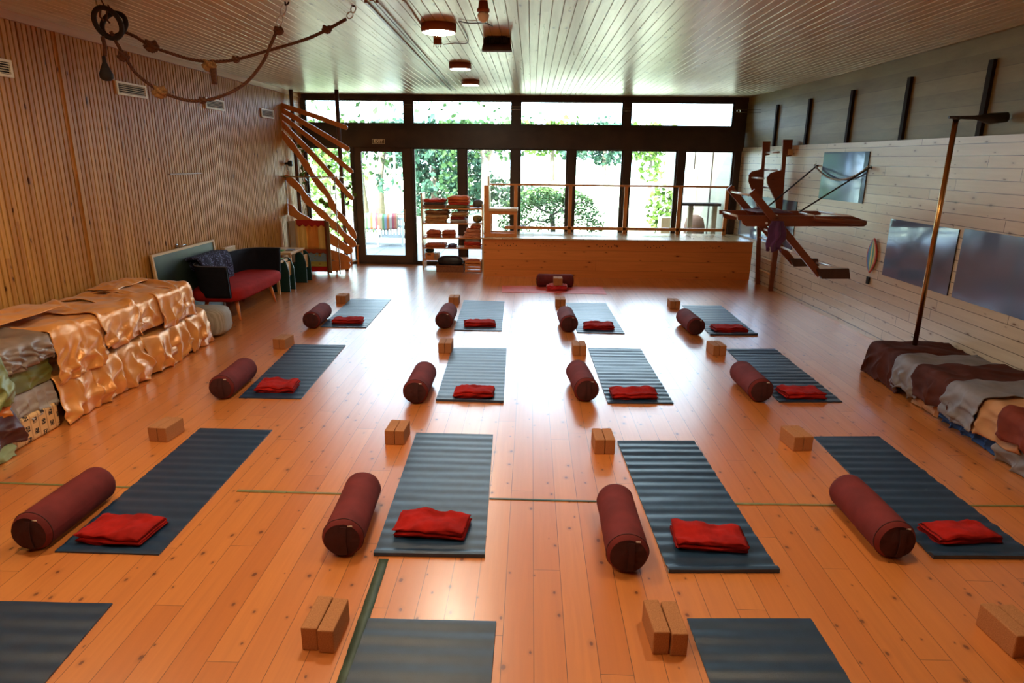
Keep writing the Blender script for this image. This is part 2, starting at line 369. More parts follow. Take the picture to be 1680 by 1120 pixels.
# door leaf
x0, x1 = xw(583), xw(675); zt, zb_ = 2.27, .19
m = MB(); m.box((x0, D-.02, .045), (x0+.15, D+.06, ZB0)); m.box((x1-.17, D-.02, .045), (x1, D+.06, ZB0)); m.box((x0+.15, D-.02, .045), (x1-.17, D+.06, zb_)); m.box((x0+.15, D-.02, zt), (x1-.17, D+.06, ZB0))
dr = struct(m.build('door_1', M['frame2']))
MB().box((x0+.15, D+.02, zb_), (x1-.17, D+.03, zt)).build('pane', M['glass'], dr)
hp = WY(664, 351, D-.02)
m = MB(); m.box((hp.x-.02, D-.03, hp.z-.16), (hp.x+.02, D-.018, hp.z+.1)); m.build('handle_plate', M['steelchrome'], dr)
MB().tube([(hp.x, D-.02, hp.z), (hp.x, D-.075, hp.z), (hp.x-.14, D-.08, hp.z)], .009).build('door_handle', M['steelchrome'], dr)
# EXIT sign
p = WY(621, 232, D-.105)
ex = thing('exit_sign', 'small dark EXIT sign with pale letters on the beam above the door', 'sign', (p.x, p.y, p.z))
m = MB(); m.box((p.x-.125, D-.118, p.z-.045), (p.x+.125, D-.101, p.z+.045)); m.build('sign_plate', plain('sign_plate', (.13, .1, .07), .5), ex)
m = MB()
for a in ((-.125, -.045, .125, -.039), (-.125, .039, .125, .045), (-.125, -.045, -.119, .045), (.119, -.045, .125, .045)):
    m.box((p.x+a[0], D-.1205, p.z+a[1]), (p.x+a[2], D-.1175, p.z+a[3]))
m.build('sign_border', plain('sign_cream', (.75, .68, .5), .5), ex)
def text_part(txt, size, name, mat, parent, pos, rot, extrude=.0015):
    cu = bpy.data.curves.new(name, 'FONT'); cu.body = txt; cu.size = size; cu.align_x = 'CENTER'; cu.align_y = 'CENTER'; cu.extrude = extrude; cu.offset = size*.02
    tmp = bpy.data.objects.new('tmp', cu); COL.objects.link(tmp); bpy.context.view_layer.update()
    me = bpy.data.meshes.new_from_object(tmp.evaluated_get(bpy.context.evaluated_depsgraph_get())); bpy.data.objects.remove(tmp)
    o = bpy.data.objects.new(name, me); me.materials.clear(); me.materials.append(mat); COL.objects.link(o); o.parent = parent
    o.location = Vector(pos)-LOC[parent]; o.rotation_euler = rot; LOC[o] = LOC[parent]
    return o
text_part('EXIT', .085, 'lettering', plain('sign_letters', (.85, .78, .6), .5), ex, (p.x, D-.1195, p.z), (PI/2, 0, 0))
# ---------------------------------------------------------------- ceiling fittings
def round_lamp(px, py, r, label, h=.075, mat='diffuser', pos=None, part=True):
    if pos is None:
        q = G(px, py, HC-h); x, y = q.x, q.y
    else: x, y = pos
    t = thing('round_ceiling_lamp', label, 'ceiling lamp', (x, y, HC), 'round ceiling lamps')
    MB().lathe([(r, HC), (r, HC-h+.012), (r-.012, HC-h), (r-.012, HC-h+.004)], (x, y, 0), 40).build('lamp_rim', M['terracotta'], t)
    MB().lathe([(r-.014, HC-h+.006), (r-.014, HC-h+.001), (r*.5, HC-h-.002), (.001, HC-h-.003)], (x, y, 0), 40).build('diffuser', M[mat], t)
round_lamp(720, 54, .165, 'largest lit round ceiling lamp with a copper brown rim, nearest the camera')
round_lamp(755, 114, .145, 'lit round ceiling lamp, middle of the three in a line toward the windows')
round_lamp(772, 140, .145, 'lit round ceiling lamp, closest to the windows')
for i, (x, y) in enumerate(((-1.0, 4.3), (-1.0, 1.5), (1.6, 3.6), (-3.2, 3.6))):  # unseen lamps added overhead to brighten the near floor
    round_lamp(0, 0, .165, 'added round ceiling lamp overhead, outside the view, brightening the foreground', pos=(x, y), mat='diffuser2')
# small white globe lamp holder
q = G(793, 16, HC-.06)
t = thing('bulb_holder', 'small brown ceiling socket with a white globe bulb at the top edge', 'ceiling lamp', (q.x, q.y, HC))
MB().lathe([(.035, HC), (.042, HC-.05), (.05, HC-.055), (.05, HC-.075), (.04, HC-.08)], (q.x, q.y, 0), 24).build('socket', M['terracotta'], t)
MB().lathe([(.034, HC-.078), (.048, HC-.1), (.04, HC-.135), (.015, HC-.155), (.001, HC-.157)], (q.x, q.y, 0), 24).build('bulb', plain('opal_glass', (.85, .88, .82), .2), t)
# floodlight / black heater box
YF_ = 7.2
a, b_ = WY(790, 83, YF_), WY(840, 83, YF_); w = (b_.x-a.x)/2; cx, cy = (a.x+b_.x)/2, YF_
zb, zt_ = a.z, WY(815, 57, YF_).z
t = thing('floodlight', 'black finned floodlight hanging under the ceiling on a bracket', 'floodlight', (cx, cy, HC))
MB().hexa([(cx-w, cy-.02, zb), (cx+w, cy-.02, zb), (cx+w, cy+.03, zb-.01), (cx-w, cy+.03, zb-.01)], [(cx-w*.86, cy+.10, zt_), (cx+w*.86, cy+.10, zt_), (cx+w*.86, cy+.15, zt_-.01), (cx-w*.86, cy+.15, zt_-.01)]).build('lamp_body', plain('brown_black_metal', (.05, .022, .014), .4), t, bevel=.006)
m = MB()
for i in range(15):
    xx = cx-w*.66+i*w*1.32/14; m.box((xx-.003, cy+.0, (zb+zt_)/2), (xx+.003, cy+.12, zt_+.02))
m.build('heat_sink', M['blackplastic'], t)
MB().box((cx-w*.55, cy+.0, zt_-.02), (cx+w*.55, cy+.10, WY(815, 44, YF_).z)).build('driver_box', M['blackplastic'], t, bevel=.005)
for s_ in (-1, 1):
    MB().box((cx+s_*w*.90-.004, cy+.03, zb+.05), (cx+s_*w*.90+.004, cy+.055, HC+.002)).build('bracket', M['steelchrome'], t)
# junction plug
q = G(718, 72, HC-.05)
t = thing('junction_box', 'small brown ceiling junction box with dangling plug prongs', 'junction box', (q.x, q.y, HC))
MB().box((q.x-.04, q.y-.03, HC-.055), (q.x+.04, q.y+.03, HC+.003)).build('housing', M['terracotta'], t, bevel=.004)
for i in range(4): MB().tube([(q.x-.035+i*.02, q.y-.02, HC-.05), (q.x-.038+i*.024, q.y-.025, HC-.085)], .004, 6).build('prong', M['steelchrome'], t)
def cable(pts, r, name, label, mat, n=6):
    P = [Vector(p) for p in pts]; out = []
    for i in range(len(P)-1):
        p0, p1, p2, p3 = P[max(i-1, 0)], P[i], P[i+1], P[min(i+2, len(P)-1)]
        for k in range(6):
            s = k/6; out.append(.5*((2*p1)+(p2-p0)*s+(2*p0-5*p1+4*p2-p3)*s*s+(3*p1-p0-3*p2+p3)*s**3))
    out.append(P[-1])
    return out
def cable_obj(pts, r, name, label, cat, mat, n=6):
    o = MB().tube(cable(pts, r, name, label, mat), r, n).build(name, mat, loc=pts[0]); return tag(o, label, cat)
cable_obj([G(*p, HC-.012) for p in ((728, 73), (745, 71), (766, 71), (767, 62), (758, 44), (752, 35))], .005, 'power_cable', 'thin grey cable looping from the junction box across the ceiling boards', 'cable', plain('grey_cable', (.3, .28, .25), .5))
cable_obj([G(*p, HC-.012) for p in ((754, 35), (770, 38), (795, 38), (806, 42))]+[Vector((cx, cy+.08, WY(815, 44, YF_).z))], .005, 'power_cable', 'dark cable running along the ceiling into the floodlight', 'cable', M['blackplastic'])
cable_obj([G(*p, HC-.010) for p in ((661, 0), (672, 14), (682, 28), (690, 40))], .007, 'power_cable', 'pale cable along the ceiling ending at the largest round lamp', 'cable', plain('white_cable', (.6, .6, .55), .5))
# curtain track
a, b_ = G(609, 0, HC), G(744, 148, HC)
m = MB(); sl = (b_.x-a.x)/(b_.y-a.y)
for o_, wd, hh in ((-.045, .022, .02), (0, .03, .008), (.045, .022, .02)):
    m.bar((a.x+o_, a.y, HC-hh/2), (b_.x+o_, b_.y, HC-hh/2), wd, hh)
struct(m.build('trim_40', plain('brown_track', (.26, .16, .11), .35)))
# wall vents
for (c4, lab) in ((((0, 94), (22, 127)), 'cream louvred wall vent cut by the left edge, nearest of the four'), (((189, 133), (241, 162)), 'cream louvred wall vent, second from the left on the slatted wall'),
                  (((336, 163), (368, 182)), 'cream louvred wall vent below the hanging rope, third from the left'), (((428, 180), (449, 195)), 'small cream louvred wall vent nearest the window wall')):
    p, q = WX(*c4[0], XL+.01), WX(*c4[1], XL+.01)
    y0, y1 = p.y, q.y; z1 = 2.945; z0 = 2.80
    if c4[0][0] == 0: y0 -= .45
    t = thing('wall_vent', lab, 'vent', (XL, (y0+y1)/2, z0), 'vents high on the slatted wall')
    m = MB(); e = .022
    m.box((XL+.001, y0, z0), (XL+.02, y1, z0+e)); m.box((XL+.001, y0, z1-e), (XL+.02, y1, z1)); m.box((XL+.001, y0, z0+e), (XL+.02, y0+e*1.3, z1-e)); m.box((XL+.001, y1-e*1.3, z0+e), (XL+.02, y1, z1-e))
    m.build('vent_frame', M['cream'], t)
    MB().box((XL+.001, y0+e, z0+e), (XL+.004, y1-e, z1-e)).build('vent_back', M['black'], t)
    for i in range(5):
        zz = z0+e+.010+i*(z1-z0-2*e)/5
        MB().hexa([(XL+.006, y0+e, zz), (XL+.018, y0+e, zz-.006), (XL+.018, y1-e, zz-.006), (XL+.006, y1-e, zz)], [(XL+.006, y0+e, zz+.004), (XL+.018, y0+e, zz-.002), (XL+.018, y1-e, zz-.002), (XL+.006, y1-e, zz+.004)]).build('louvre', M['cream'], t)
# small things on left wall
p = WX(300, 285, XL+.01)
tag(MB().box((XL+.001, WX(276, 286, XL).y, p.z-.008), (XL+.03, WX(327, 285, XL).y, p.z+.008)).build('picture_rail', plain('pale_strip', (.45, .32, .18), .5), loc=(XL, p.y, p.z)), 'thin pale horizontal strip fixed across the slatted wall', 'rail')
p = WX(289, 403, XL)
t = thing('door_lever', 'chrome door lever set in the slatted wall above the chalkboard', 'door handle', (XL, p.y, p.z))
MB().lathe([(.028, XL+.001), (.028, XL+.012), (.012, XL+.014)], (0, p.y, p.z), 20, 'X').build('rose', M['steelchrome'], t)
MB().tube([(XL+.01, p.y, p.z), (XL+.06, p.y, p.z), (XL+.065, p.y+.13, p.z)], .01).build('lever', M['steelchrome'], t)
p = WX(468, 268, XL)
t = thing('wall_speaker', 'small round black speaker fixed to the slatted wall near the corner', 'speaker', (XL, p.y, p.z))
MB().lathe([(.02, XL+.001), (.02, XL+.05), (.05, XL+.06), (.055, XL+.12), (.03, XL+.14)], (0, p.y, p.z), 20, 'X').build('speaker_body', M['blackplastic'], t)
MB().tube([(XL+.03, p.y, p.z-.015), (XL+.03, p.y+.02, p.z-.12)], .004, 6).build('wire', M['blackplastic'], t)
# ---------------------------------------------------------------- stage, railing, stool
SX0, SX1, SY0, SY1, SZ = -.89, wallx(13.5)-.01, 12.33, 13.5, .73
st = thing('stage_platform', 'long boxed pine platform under the windows with boarded front', 'platform', ((SX0+SX1)/2, SY0, 0))
fpn = MB().box((SX0+.02, SY0, 0), (SX1, SY0+.03, SZ-.03)).build('front_panel', M['stage'], st)
MB().box((SX0, SY0, 0), (SX0+.02, SY1, SZ-.03)).build('side_panel', M['palepine'], st)
MB().box((SX0-.02, SY0-.03, SZ-.03), (SX1, SY1, SZ)).build('top_boards', M['stage_top'], st, bevel=.004)
for i, gx in enumerate(((-.45), (.28), (1.45), (2.35), (3.4))):
    m = MB(); rr = random.Random(i)
    for k in range(8):
        x_ = gx+(k-3.5)*.055; z_ = SZ-.10-(.035 if k % 3 else 0)-rr.random()*.01
        m.lathe([(.009, SY0-.0012), (.009, SY0+.001)], (x_, 0, z_), 10, 'Y')
    m.build('peg_hole', M['black'], fpn)
RY = 13.3
rl = thing('wooden_railing', 'orange pine railing with posts standing at the back of the platform', 'railing', (1.8, RY, SZ))
rx0, rx1 = WY(804, 300, RY).x, WY(1204, 306, RY).x; rz1 = 1.69; rz0 = .90
MB().box((rx0, RY-.03, rz1-.035), (rx1, RY+.03, rz1)).build('top_rail', M['pine'], rl, bevel=.004)
MB().box((rx0+.3, RY-.025, SZ+.07), (rx1-.1, RY+.025, SZ+.13)).build('bottom_rail', M['pine'], rl, bevel=.004)
for px in (846, 935, 1026, 1114, 1191):
    xx = WY(px, 340, RY).x; MB().box((xx-.035, RY-.025, SZ), (xx+.035, RY+.025, rz1-.035)).build('post', M['pine'], rl, bevel=.004)
# high-backed cube stool on the stage
YS0, YS1 = 12.48, 12.88
x0, x1, xb = WY(802, 350, YS0).x, WY(848, 350, YS0).x, WY(795, 350, YS0).x
zs = WY(820, 342, YS0).z
cs = thing('high_back_stool', 'pine cube stool with a tall narrow back standing on the platform end', 'stool', ((x0+x1)/2, YS0, SZ))
MB().box((x0, YS0-.02, zs-.05), (x1+.01, YS1+.02, zs)).build('seat', M['palepine'], cs, bevel=.005)
for yy_, nm in ((YS0, 'front_frame'), (YS1-.04, 'rear_frame')):
    m = MB(); z0_, z1_ = SZ+.002, zs-.05
    m.box((x0, yy_, z0_), (x0+.04, yy_+.04, z1_)); m.box((x1-.04, yy_, z0_), (x1, yy_+.04, z1_)); m.box((x0+.04, yy_, z0_), (x1-.04, yy_+.04, z0_+.07)); m.box((x0+.04, yy_, z1_-.06), (x1-.04, yy_+.04, z1_))
    m.build(nm, M['pine'], cs)
MB().box((xb-.01, YS0, SZ+.002), (x0, YS0+.12, WY(798, 304, YS0).z)).build('back_post', M['pine'], cs, bevel=.004)
MB().box((x0-.03, YS0+.13, SZ+.002), (x0, YS1, WY(803, 289, YS0+.2).z)).build('back_panel', M['palepine'], cs, bevel=.004)
# ---------------------------------------------------------------- yoga mats, bolsters, blankets, blocks
COLN = ['leftmost column', 'second column from the left', 'third column from the left', 'rightmost column']
ROWN = ['nearest cut-off row', 'front complete row', 'middle row', 'back row']
def mat_obj(c4, label, mat=M['mat'], seed=0, lip=0.0, ripple=1.0, group='navy yoga mats on the floor'):
    nl, nr, fr, fl = [Vector(p) for p in c4]
    o_ = (nl+nr+fr+fl)/4; L = ((fl-nl).length+(fr-nr).length)/2
    NU, NV = 120, 10; th = .005
    def zt(u, v):
        y = u*L
        r = .5+.5*nz(y*1.4, seed*7.1)
        w = math.sin(y*2*PI/.105+1.5*nz(y*2.2, seed)+.35*v)
        z = th+.0075*ripple*max(0, r)*(w*.5+.5)+.003*ripple*(nz(y*9, v*1.5, seed)+.5)
        if lip and u < .035: z += lip*min(1, (.035-u)/.018)
        return z
    def pt(u, v, top=True):
        e = nl.lerp(fl, u).lerp(nr.lerp(fr, u), v)
        return Vector((e.x, e.y, zt(u, v) if top else .0008))
    m = MB(); m.grid(lambda u, v: pt(u, v), NU, NV)
    # skirt
    ring = [(i/NU, 0) for i in range(NU+1)]+[(1, j/NV) for j in range(1, NV+1)]+[(i/NU, 1) for i in range(NU-1, -1, -1)]+[(0, j/NV) for j in range(NV-1, 0, -1)]
    vs = []
    for u, v in ring: vs += [pt(u, v), pt(u, v, False)]
    n = len(ring); m.add(vs, [(2*i, 2*i+1, 2*((i+1) % n)+1, 2*((i+1) % n)) for i in range(n)])
    o = m.build('yoga_mat', mat, loc=(o_.x, o_.y, 0)); return tag(o, label, 'yoga mat', group)
def quad(px): return [G(*p) for p in px]
MATS = {(1, 0): ((90, 906), (261, 911), (447, 706), (329, 703)), (1, 1): ((613, 912), (795, 915), (809, 714), (683, 711)), (1, 2): ((1097, 940), (1279, 940), (1139, 725), (1013, 725)), (1, 3): ((1531, 917), (1704, 918), (1442, 717), (1334, 717)),
        (2, 0): ((392, 653), (494, 655), (567, 567), (482, 566)), (2, 1): ((715, 658), (826, 661), (831, 572), (742, 571)), (2, 2): ((997, 662), (1105, 663), (1051, 573), (965, 572)), (2, 3): ((1278, 660), (1382, 660), (1271.6, 573), (1191, 573)),
        (3, 0): ((525.6, 537), (601, 538), (642, 491), (576, 491)), (3, 1): ((745, 542), (823, 543.5), (827.5, 495), (761, 493)), (3, 2): ((947, 546), (1025, 548), (994, 498), (929, 497.6)), (3, 3): ((1165, 550), (1243, 550), (1183, 502), (1119, 501.5))}
for (r, c_), q in MATS.items():
    lab = 'rippled navy yoga mat in the %s, %s' % (ROWN[r], COLN[c_])
    mat_obj(quad(q), lab, seed=r*4+c_, lip=.014 if (r, c_) in ((1, 1), (1, 2), (1, 3), (2, 1), (3, 3)) else 0, ripple=1.5 if c_ in (2, 3) or r == 3 else 1.0)
def near_mat(fl, fr, pl, pr, label, seed):
    FL, FR = G(*fl), G(*fr)
    dl = (G(*pl)-(FL if pl[0] < fr[0] and pl is not pr else FR)).normalized() if pl else None
    dr = (G(*pr)-FR).normalized() if pr else dl
    dl = dl if dl else dr
    d = ((dl+dr)/2).normalized()
    mat_obj([FL+d*1.73, FR+d*1.73, FR, FL], label, seed=seed)
FR = G(185, 991); d = (G(75, 1120)-FR).normalized(); per = Vector((-1, .0, 0))*.61
FLd = (G(60, 989)-FR).normalized()*.61
mat_obj([FR+d*1.73+FLd, FR+d*1.73, FR, FR+FLd], 'dark navy yoga mat cut off by the lower left corner', seed=20)
near_mat((605, 1016), (814, 1021), (564, 1120), (809, 1120), 'navy yoga mat at the lower edge, right of an upright pair of cork blocks', 21)
near_mat((1127, 1016), (1330, 1016), (1163, 1120), (1397, 1120), 'navy yoga mat at the lower edge beside the long gangway, third column', 22)
FL = G(1667, 1020); d = Vector((.28, -.96, 0))
mat_obj([FL+d*1.73, FL+d*1.73+Vector((.6, .03, 0)), FL+Vector((.6, .03, 0)), FL], 'navy yoga mat barely visible at the lower right corner', seed=23)
mat_obj(quad(((823, 479.4), (995, 482.6), (988, 471), (823.4, 469))), 'single salmon pink yoga mat laid crosswise before the platform', M['redmat'], seed=30, ripple=.4, group=None)
# bolster
def bolster_mesh(R=.114, L=.62, seed=0):
    def surf(u, a):
        y = -L/2+u*L; e = min(u, 1-u)*L
        r = R*(1-.14*max(0, 1-e/.035)**2.2)
        r *= 1+.035*nz(math.cos(a)*1.5+seed, math.sin(a)*1.5, y*4)+.012*nz(math.cos(a)*4, math.sin(a)*4+seed, y*14)
        z = R+r*math.sin(a); x = r*math.cos(a)
        if z < .012: z = .012*math.exp((z-.012)/.03)
        return Vector((x, y, max(z, .001)))
    body = MB().grid(lambda u, v: surf(u, v*2*PI), 40, 40)
    ends = []
    for s_ in (0, 1):
        def cap(u, v, s_=s_):
            p = surf(s_, v*2*PI); c_ = Vector((0, p.y, R*.97)); q = c_.lerp(p, 1-u*.999)
            q.y += (-1 if s_ == 0 else 1)*(.018*math.sin(u*PI/2)+.006*nz(q.x*30, q.z*30, seed+s_))
            return q
        ends.append(MB().grid(cap, 8, 40))
    strap = MB()
    pts = [Vector((math.sin(t)*.0+.012, -L/2-.012-.016*math.sin((t+1.2)/2.4*PI), R+.085*t/1.2)) for t in [i*.2-1.2 for i in range(13)]]
    for i in range(len(pts)-1): strap.bar(pts[i], pts[i+1], .034, .004, up=(0, -1, 0))
    tg = MB().box((.035, -L/2-.001, 2*R*.86), (.06, -L/2-.006+.008, 2*R*.89))
    seam = MB().tube([surf(.055, i/40*2*PI)+Vector((0, 0, 0)) for i in range(41)], .0035, 6, caps=False)
    return body, ends, strap, tg, seam
protos = []
def make_bolster(seed):
    body, ends, strap, tg, seam = bolster_mesh(seed=seed)
    t = thing('yoga_bolster', 'x', 'bolster', (0, 0, 0), 'maroon bolsters beside the mats')
    cv = body.build('cover', M['bolster'], t)
    ep = [e.build('end_panel', M['bolster_end'], t) for e in ends]
    strap.build('carry_strap', M['bolster_end'], ep[0]); seam.build('piping', M['bolster_end'], cv)
    tg.build('white_tag', M['tag'], cv)
    return t
def copy_tree(o, parent=None):
    c_ = o.copy(); COL.objects.link(c_)
    if parent: c_.parent = parent
    for ch in list(o.children): copy_tree(ch, c_)
    return c_
BOL = {(1, 0): ((47, 876), (159, 794)), (1, 1): ((561, 886), (597, 798)), (1, 2): ((1031, 912), (1008, 817)), (1, 3): ((1472.6, 890), (1391, 806)),
       (2, 0): ((361.5, 637), (401, 605.6)), (2, 1): ((681, 644), (697.5, 610)), (2, 2): ((963, 641), (947.5, 609)), (2, 3): ((1250, 642), (1218.5, 611.5)),
       (3, 0): ((510, 525.8), (531, 509)), (3, 1): ((728, 526), (735, 513)), (3, 2): ((934, 532), (928, 516.6)), (3, 3): ((1143, 536.5), (1124, 520))}
protos = [make_bolster(1.3), make_bolster(5.7), make_bolster(9.1)]
used = set()
def place_bolster(c0, ang, label, k):
    pr = protos[k % 3]
    o = pr if (k % 3) not in used else copy_tree(pr)
    used.add(k % 3)
    o.location = (c0.x, c0.y, 0); o.rotation_euler = (0, 0, ang); o['label'] = label
    return o
k = 0
for (r, c_), (a, b_) in BOL.items():
    A, B = G(*a, .114), G(*b_, .114); d = (B-A).normalized(); C_ = A+d*.31
    ang = math.atan2(d.y, d.x)-PI/2
    place_bolster(C_, ang, 'maroon bolster left of the mat in the %s, %s' % (ROWN[r], COLN[c_]), k); k += 1
A, B = G(881, 460, .114), G(940, 460, .114)
C_ = (A+B)/2; tb = place_bolster(C_, -PI/2+.0, 'dull maroon bolster lying crosswise behind the pink mat by the platform', 0); tb['group'] = 'maroon bolsters beside the mats'
# cork blocks
def block_mesh():
    return MB().box((-.0375, 0, 0), (.0375, .228, .12))
pb = block_mesh().build('cork_block', M['cork'], loc=(0, 0, 0), bevel=.006); first = [True]
def place_block(loc, ang, label, rot=(0, 0)):
    o = pb if first[0] else pb.copy()
    if not first[0]: COL.objects.link(o)
    first[0] = False
    o.location = loc; o.rotation_euler = (0, 0, ang); tag(o, label, 'yoga block', 'cork yoga blocks in pairs')
BLK = {(0, 1): ((496, 1069), (547, 1073)), (0, 2): ((1071.6, 1076), (1126.6, 1077.5)), (0, 3): ((1659, 1081), (1722, 1084)),
       (1, 0): ((244, 724), (275, 726)), (1, 1): ((631.6, 730), (663, 730)), (1, 2): ((976, 745), (1008, 745.6)), (1, 3): ((1299.7, 740), (1334, 740)),
       (2, 0): ((448, 572), (469, 573)), (2, 1): ((719.6, 579), (740, 580)), (2, 2): ((940, 583), (962, 584)), (2, 3): ((1170, 583), (1190.5, 584)),
       (3, 0): ((552, 497.5), (566.6, 498)), (3, 1): ((736, 500), (752, 500.6)), (3, 2): ((911.4, 503.5), (927.5, 504)), (3, 3): ((1098.6, 506), (1116, 507.6))}
TW = {(0, 1): -.03, (0, 2): .05, (0, 3): .08, (1, 0): -.1, (1, 1): -.03, (1, 2): .04, (1, 3): .12, (2, 0): -.1, (2, 3): .1, (2, 2): .02}
for (r, c_), (a, b_) in BLK.items():
    A, B = G(*a), G(*b_); C_ = (A+B)/2; ang = TW.get((r, c_), .0)
    ex_ = Vector((math.cos(ang), math.sin(ang), 0)); ey = Vector((-math.sin(ang), math.cos(ang), 0))
    for s_, side in ((-1, 'left'), (1, 'right')):
        P = C_+ex_*(s_*.0395)+ey*(.012 if (s_ == -1 and r == 0) else 0)
        extra = ROWN[r]
        place_block((P.x, P.y, 0), ang+rnd.uniform(-.012, .012), '%s cork block of the pair, %s, %s' % (side, extra, COLN[c_]))
# folded blankets
def blanket(cn, wx, wy, h, ang, label, seed, mat=M['blanket'], layers=4, group='red folded blankets on the mats', name='folded_blanket', z0=.008, cat='blanket'):
    rr = random.Random(seed); t = h/layers; th = t*.86
    line = []
    for i in range(layers):
        z = t*(i+.5); fa, fb = (-wy/2, wy/2) if i % 2 == 0 else (wy/2, -wy/2)
        ins = rr.uniform(0, .06)*wy
        fa2 = fa*(1-ins/wy); 
        n = 10
        for k_ in range(n+1): line.append((fa+(fb-fa)*k_/n, z))
        if i < layers-1:
            sg = 1 if fb > 0 else -1; ra = t/2
            for k_ in range(1, 4):
                a_ = -PI/2+PI*k_/4; line.append((fb+sg*ra*math.cos(a_)*.9, z+ra+ra*math.sin(a_)))
    P = [Vector((0, a_, b_)) for a_, b_ in line]
    up, dn = [], []
    for i, p_ in enumerate(P):
        tg_ = (P[min(i+1, len(P)-1)]-P[max(i-1, 0)]).normalized(); nr_ = Vector((0, -tg_.z, tg_.y))
        up.append(p_+nr_*th/2); dn.append(p_-nr_*th/2)
    loop = up+dn[::-1]; n = len(loop); NX = 26; ca, sa = math.cos(ang), math.sin(ang)
    vs = []
    skew = rr.uniform(-.12, .12)
    for i in range(NX+1):
        u = i/NX-.5
        for j, q in enumerate(loop):
            lev = q.z/h; e = abs(u)*2
            wxx = wx*(.97+.05*math.sin(lev*9+seed)+.05*nz(lev*5, seed*3.3))
            x_ = u*wxx+skew*q.y*.5+wx*.05*nz(lev*4.3, seed*1.9); y_ = q.y*(1+.10*nz(u*2.2, lev*3, seed*2))+.034*nz(u*3+seed, lev*4)*(wy/.25)+skew*.2*x_
            z_ = q.z+(.022*nz(x_*9, y_*9, seed)*lev+.008*nz(x_*28, y_*28, seed+4)*lev)*min(1.15, h/.06)*(1 if h < .1 else .6)
            z_ *= 1-.16*max(0, (e-.75)*4)*lev
            z_ = max(z_, .001)+z0
            vs.append(Vector((cn.x+ca*x_-sa*y_, cn.y+sa*x_+ca*y_, z_)))
    fs = [(i*n+j, i*n+(j+1) % n, (i+1)*n+(j+1) % n, (i+1)*n+j) for i in range(NX) for j in range(n)]
    half = n//2
    for base in (0, NX*n):
        for j in range(half-1):
            fs.append((base+j, base+j+1, base+n-2-j, base+n-1-j))
    m = MB(); m.add(vs, fs, True)
    o = m.build(name, mat, loc=(cn.x, cn.y, z0)); return tag(o, label, cat, group)
BLA = {(1, 0): ((169, 839), (271, 852), (236, 894), (130, 894)), (1, 1): ((662, 834), (767.5, 842), (764, 888), (644.6, 880)), (1, 2): ((1094, 849), (1214, 868), (1224, 902), (1112, 908)), (1, 3): ((1505, 857), (1609, 853), (1645, 890), (1542.6, 896)),
       (2, 0): ((431, 622), (489, 622), (488, 645), (414, 644)), (2, 1): ((748, 632), (812, 634), (812, 653), (740, 653)), (2, 2): ((1000, 635), (1069, 635.6), (1084, 655), (1001.5, 655)), (2, 3): ((1274, 633), (1339, 634), (1353, 655), (1287.6, 655)),
       (3, 0): ((546, 520.5), (596, 520.5), (595, 531.5), (543.6, 531.5)), (3, 1): ((763.7, 525), (813.6, 524.6), (813.6, 536), (758, 536)), (3, 2): ((955.5, 528), (1008, 529), (1007, 541), (955.5, 541)), (3, 3): ((1168.7, 533), (1223, 533), (1225, 545), (1169, 545))}
for (r, c_), q in BLA.items():
    bl, br, fr_, fl_ = q
    zt_ = .055; BLp, BRp = G(*bl, zt_), G(*br, zt_); FLp, FRp = G(*fl_, .012), G(*fr_, .012)
    cn = (BLp+BRp+FLp+FRp)/4; wx = ((BRp-BLp).length+(FRp-FLp).length)/2; wy = ((BLp-FLp).length+(BRp-FRp).length)/2
    d = (BRp-BLp)+(FRp-FLp); ang = math.atan2(d.y, d.x)
    blanket(cn, wx*.97, max(.15, wy*.9), .062, ang, 'folded red blanket on the mat in the %s, %s' % (ROWN[r], COLN[c_]), r*4+c_+1, layers=5 if r == 1 else 4)
cn = (G(897, 466, .06)+G(930, 466, .06)+G(931, 478, .01)+G(896, 478, .01))/4
blanket(cn, .36, .24, .085, 0, 'bright red folded blanket on the pink mat with a cork block on it', 33, mat=plain('bright_red_fleece', (.62, .012, .018), .9, var=.2, bump=.5, bs=200, sheen=.3))
A = G(915.5, 468, .10)
for s_, side in ((-1, 'left'), (1, 'right')):
    place_block((A.x+s_*.0385, A.y-.01, .100), 0, '%s cork block standing on the bright red blanket by the platform' % side)
# floor tape
def tape(a, b_, w, mat, label):
    A, B = G(*a), G(*b_); d = (B-A).normalized(); p_ = Vector((-d.y, d.x, 0))*w/2
    m = MB(); n = 30
    def f(u, v):
        q = A.lerp(B, u)+p_*(2*v-1)*(1+.12*nz(u*40)); return Vector((q.x, q.y, .0022+.0004*nz(u*60)))
    m.grid(f, n, 1); o = m.build('floor_tape', mat, loc=(A.x, A.y, 0), solid=.0012); return tag(o, label, 'tape', 'marking tape on the floor boards')
tape((-30, 791), (113, 796), .022, M['green_tape'], 'olive marking tape running across the boards at the left edge')
tape((187, 798.5), (213, 799.5), .02, M['green_tape'], 'short scrap of olive tape beside the front left bolster')
tape((389, 805), (470, 807.5), .03, M['green_tape'], 'short olive tape right of the leftmost navy mat')
tape((470, 807.5), (600, 811), .022, M['green_tape'], 'olive tape passing behind the second bolster of the front row')
tape((803, 818), (1000, 823), .022, M['tape'], 'grey green tape crossing the middle gangway')
tape((1185, 826), (1250, 827), .03, M['green_tape'], 'short olive tape right of the third navy mat')
tape((1250, 827), (1382, 829), .022, M['green_tape'], 'thin olive tape ending at the front right bolster')
tape((1590, 829.5), (1700, 830), .02, M['green_tape'], 'olive tape across the boards at the right edge')
tape((630, 917), (556, 1140), .055, M['tape'], 'wide dark green tape running lengthwise under the lower navy mat')
